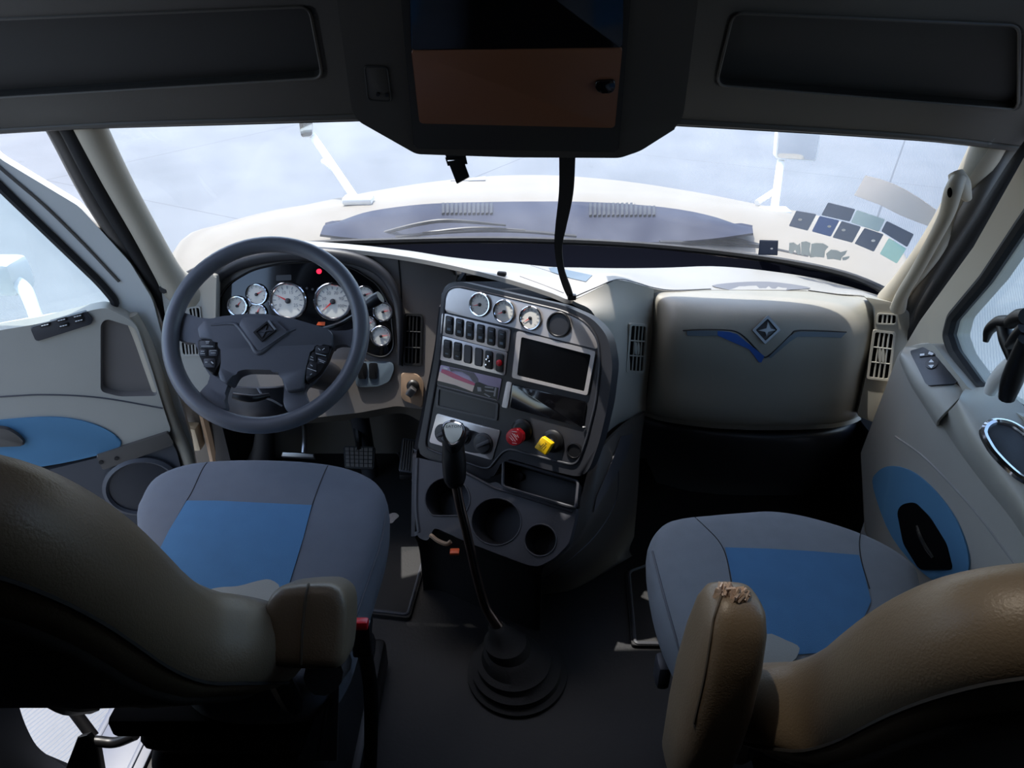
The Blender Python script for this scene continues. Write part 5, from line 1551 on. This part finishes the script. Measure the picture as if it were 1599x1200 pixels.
col = thing('steering_column', P(400, 700, 1.95), 'steering column and stalks below the steering wheel', 'steering column')
c0 = WC - WN * 0.03
obj('column_tube', tube([WC - WN * 0.04, WC - WN * 0.12, WC - WN * 0.30, Vector((WC.x + 0.02, 2.0, 0.40)), Vector((WC.x + 0.03, 2.08, 0.02))], [0.04, 0.05, 0.05, 0.035, 0.03], n=16), M['dark'], col)
sh = surf([[P(330, 600, 1.62), P(380, 606, 1.56), P(430, 606, 1.56), P(470, 600, 1.62)],
           [P(345, 640, 1.62), P(385, 652, 1.57), P(430, 650, 1.57), P(462, 640, 1.62)],
           [P(350, 650, 1.78), P(385, 662, 1.78), P(430, 662, 1.78), P(460, 650, 1.78)]], 0.008)
obj('column_shroud', sh, M['dark'], col, smooth=60)
obj('stalk', tube([P(364, 618, 1.50), P(380, 621, 1.50), P(398, 622, 1.51), P(420, 618, 1.54)], [0.009, 0.011, 0.010, 0.007], n=10), M['black'], col)
obj('cable', tube([P(402, 606, 1.54), P(412, 620, 1.53), P(426, 626, 1.53), P(440, 634, 1.55)], 0.0025, n=6), M['grey'], col)
obj('indicator_stalk', tube([P(556, 492, 1.60), P(572, 478, 1.60), P(584, 470, 1.60), P(594, 464, 1.60)], [0.008, 0.013, 0.016, 0.0155], n=12), M['black'], col)
obj('stalk_arm', tube([c0 - WN * 0.03, P(520, 510, 1.60), P(556, 492, 1.60)], 0.006, n=8), M['black'], col)
obj('column_boot', tube([P(415, 660, 1.95), P(412, 700, 1.97), P(408, 725, 2.0)], [0.03, 0.036, 0.05], n=14), M['rubber'], col)
# body braces under the dash on the left
b_ = thing('dash_brace', P(372, 720, 2.0), 'taupe brace bar between dashboard and floor beside the open door', 'brace')
obj('brace_bar', tube([P(352, 674, 2.0), P(358, 700, 2.0), P(366, 760, 2.0)], 0.024, n=10), M['taupe'], b_)

# pedals
t = thing('clutch_pedal', P(466, 712, 1.92), 'clutch pedal with a bare steel arm, left of the brake pedal', 'pedal')
obj('pedal_arm', tube([P(471, 650, 2.05), P(475, 670, 2.0), P(475, 692, 1.95), P(474, 707, 1.93)], 0.008, n=8), M['steel'], t)
obj('pedal_pad', prism([P(441, 706, 1.92), P(490, 709, 1.92), P(491, 716, 1.915), P(439, 713, 1.915)], (0, -0.6, 0.8), 0.014, bevel=0.003), M['steel'], t)
t = thing('brake_pedal', P(560, 720, 1.92), 'square ribbed brake pedal left of the accelerator', 'pedal')
obj('pedal_arm', tube([P(545, 640, 2.10), P(556, 665, 2.04), P(560, 690, 2.0), P(561, 704, 1.96)], [0.016, 0.013, 0.011, 0.011], n=8), M['black'], t)
BP = Plane(P(560, 716, 1.94), (0, -0.7, 0.71))
bq = [(536, 697), (585, 698), (584, 733), (538, 731)]
pp = obj('pedal_pad', plate(BP, rnd(bq, 3), 0.018, 0, bevel=0.003), M['rubber'], t)
b = bmesh.new()
for i in range(6):
    for k in range(5):
        plate(BP, sub_quad(bq, 0.06 + i * 0.15, 0.06 + k * 0.18, 0.18 + i * 0.15, 0.20 + k * 0.18), 0.003, 0.0025, bm=b)
obj('pad_tread', b, M['taupe'], pp, smooth=0)
t = thing('accelerator_pedal', P(640, 738, 1.9), 'ribbed accelerator pedal beside the centre console', 'pedal')
aq = [(628, 684), (652, 688), (650, 740), (622, 736)]
AQ = Plane(P(638, 712, 1.96), (0, -0.6, 0.8))
ac = obj('pedal_pad', plate(AQ, rnd(aq, 3), 0.016, 0, bevel=0.003), M['dark'], t)
b = bmesh.new()
for i in range(6):
    q = sub_quad(aq, 0.08 + i * 0.15, 0.05, 0.14 + i * 0.15, 0.95)
    plate(AQ, q, 0.003, 0.003, bm=b)
obj('pad_ribs', b, M['taupe'], ac, smooth=0)
obj('pedal_hinge', box(AQ.hit(636, 742, -0.016), (0.05, 0.03, 0.02), bevel=0.004), M['black'], t)

# ================================================================== gear lever
base = PZ(808, 1052, 0.0)
gl_ = thing('gear_lever', base, 'tall gear lever with a silver topped knob and ribbed rubber boot', 'gear lever')
top = P(775, 978, 1.285)
bm = bmesh.new()
prof = [(0.132, 0.0), (0.132, 0.012), (0.118, 0.016), (0.112, 0.030), (0.118, 0.034), (0.100, 0.040), (0.092, 0.054), (0.098, 0.058), (0.082, 0.064), (0.070, 0.086), (0.058, 0.094), (0.056, 0.118), (0.046, 0.124), (0.040, 0.130), (0.030, 0.145), (0.024, 0.160), (0.020, 0.165)]
axis = (top - base)
rings = []
for r, h in prof:
    k = h / 0.165
    c = base + Vector((axis.x * k ** 1.6, axis.y * k ** 1.6, h * 0.76))
    rings.append([bm.verts.new(c + Vector((math.cos(2 * math.pi * j / 40) * r, math.sin(2 * math.pi * j / 40) * r, 0))) for j in range(40)])
for A, B in zip(rings, rings[1:]):
    for j in range(40): bm.faces.new((A[j], A[(j + 1) % 40], B[(j + 1) % 40], B[j]))
bm.faces.new(rings[0][::-1]); bm.faces.new(rings[-1])
obj('boot', bm, M['rubber'], gl_, 'ribbed black rubber boot', smooth=28)
sh = [P(785, 990, 1.285), P(773, 972, 1.288), P(757, 945, 1.296), P(744, 900, 1.30), P(735, 860, 1.30), P(726, 820, 1.305), P(718, 788, 1.312), P(711, 752, 1.322)]
obj('shaft', tube(sh, [0.016, 0.0135, 0.012, 0.0115, 0.0115, 0.0115, 0.0115, 0.0115], n=12), mat('dark_steel_shaft', (158, 138, 126), 0.33, 1.0), gl_, 'worn steel shaft', smooth=60)
obj('air_line', tube([p + Vector((0.008, -0.016, 0)) for p in sh[2:]], 0.0035, n=6), M['black'], gl_)
hnd = [P(711, 756, 1.322), P(710, 745, 1.323), P(709, 720, 1.327), P(708, 700, 1.332), P(707, 684, 1.336)]
kb = obj('knob', tube(hnd, [0.020, 0.0265, 0.028, 0.0255, 0.026], n=20), M['black'], gl_, smooth=60)
KN = Plane(P(706, 676, 1.318), (0.0, -0.45, 0.89))
cap = [(689, 668), (692, 660), (700, 656), (714, 656), (723, 661), (727, 669), (723, 682), (715, 694), (706, 698), (699, 694), (692, 682)]
obj('knob_head', plate(KN, spl(cap, 3), 0.034, -0.002, bevel=0.006), M['black'], kb, smooth=50)
cc = (707.5, 675)
obj('knob_ring', plate(KN, spl([(cc[0] + (x - cc[0]) * 0.90, cc[1] + (y - cc[1]) * 0.90) for x, y in cap], 3), 0.005, 0.002, bevel=0.002), M['chrome'], kb)
kp = obj('knob_cap', plate(KN, spl([(cc[0] + (x - cc[0]) * 0.76, cc[1] + (y - cc[1]) * 0.76) for x, y in cap], 3), 0.004, 0.004, bevel=0.0015), mat('satin_silver_cap', (232, 230, 214), 0.4, 0.0), kb, 'silver cap lettered EATON')
bm = bmesh.new()
text_into(bm, 'EATON', KN.hit(708, 666.5, 0.0043), KN.u, KN.v, 0.0105)
obj('cap_lettering', bm, M['black'], kp, smooth=0)

# ================================================================== floor mats
def floor_mat(label, poly, worn=None):
    pl = Plane((0, 0, 0.012), (0, 0, 1))
    t = thing('floor_mat', PZ(*poly[0], 0.0), label, 'floor mat', 'floor mats')
    obj('mat_sheet', plate(pl, rnd(poly, 6), 0.011, 0, bevel=0.003), M['rubber'], t)
    k = len(poly); cx = sum(p[0] for p in poly) / k; cy = sum(p[1] for p in poly) / k
    tube_pts = [pl.hit(cx + (x - cx) * 0.96, cy + (y - cy) * 0.96, 0.001) for x, y in rnd(poly, 6)]
    obj('raised_edge', tube(tube_pts, 0.005, n=6, seg=1, closed=True), M['mid'], t)
    if worn:
        obj('worn_logo', plate(pl, spl(worn, 3), 0.001, 0.001), M['foam'], t, 'worn pale mark')
floor_mat('black rubber mat in front of and beside the driver seat', [(440, 700), (622, 700), (655, 760), (668, 866), (640, 966), (500, 950), (430, 800)], [(606, 805), (616, 801), (623, 806), (617, 812), (612, 817), (604, 815)])
floor_mat('black rubber mat beside and under the front of the passenger seat', [(976, 892), (1040, 868), (1200, 862), (1320, 880), (1300, 1000), (1100, 1010), (986, 1008)])
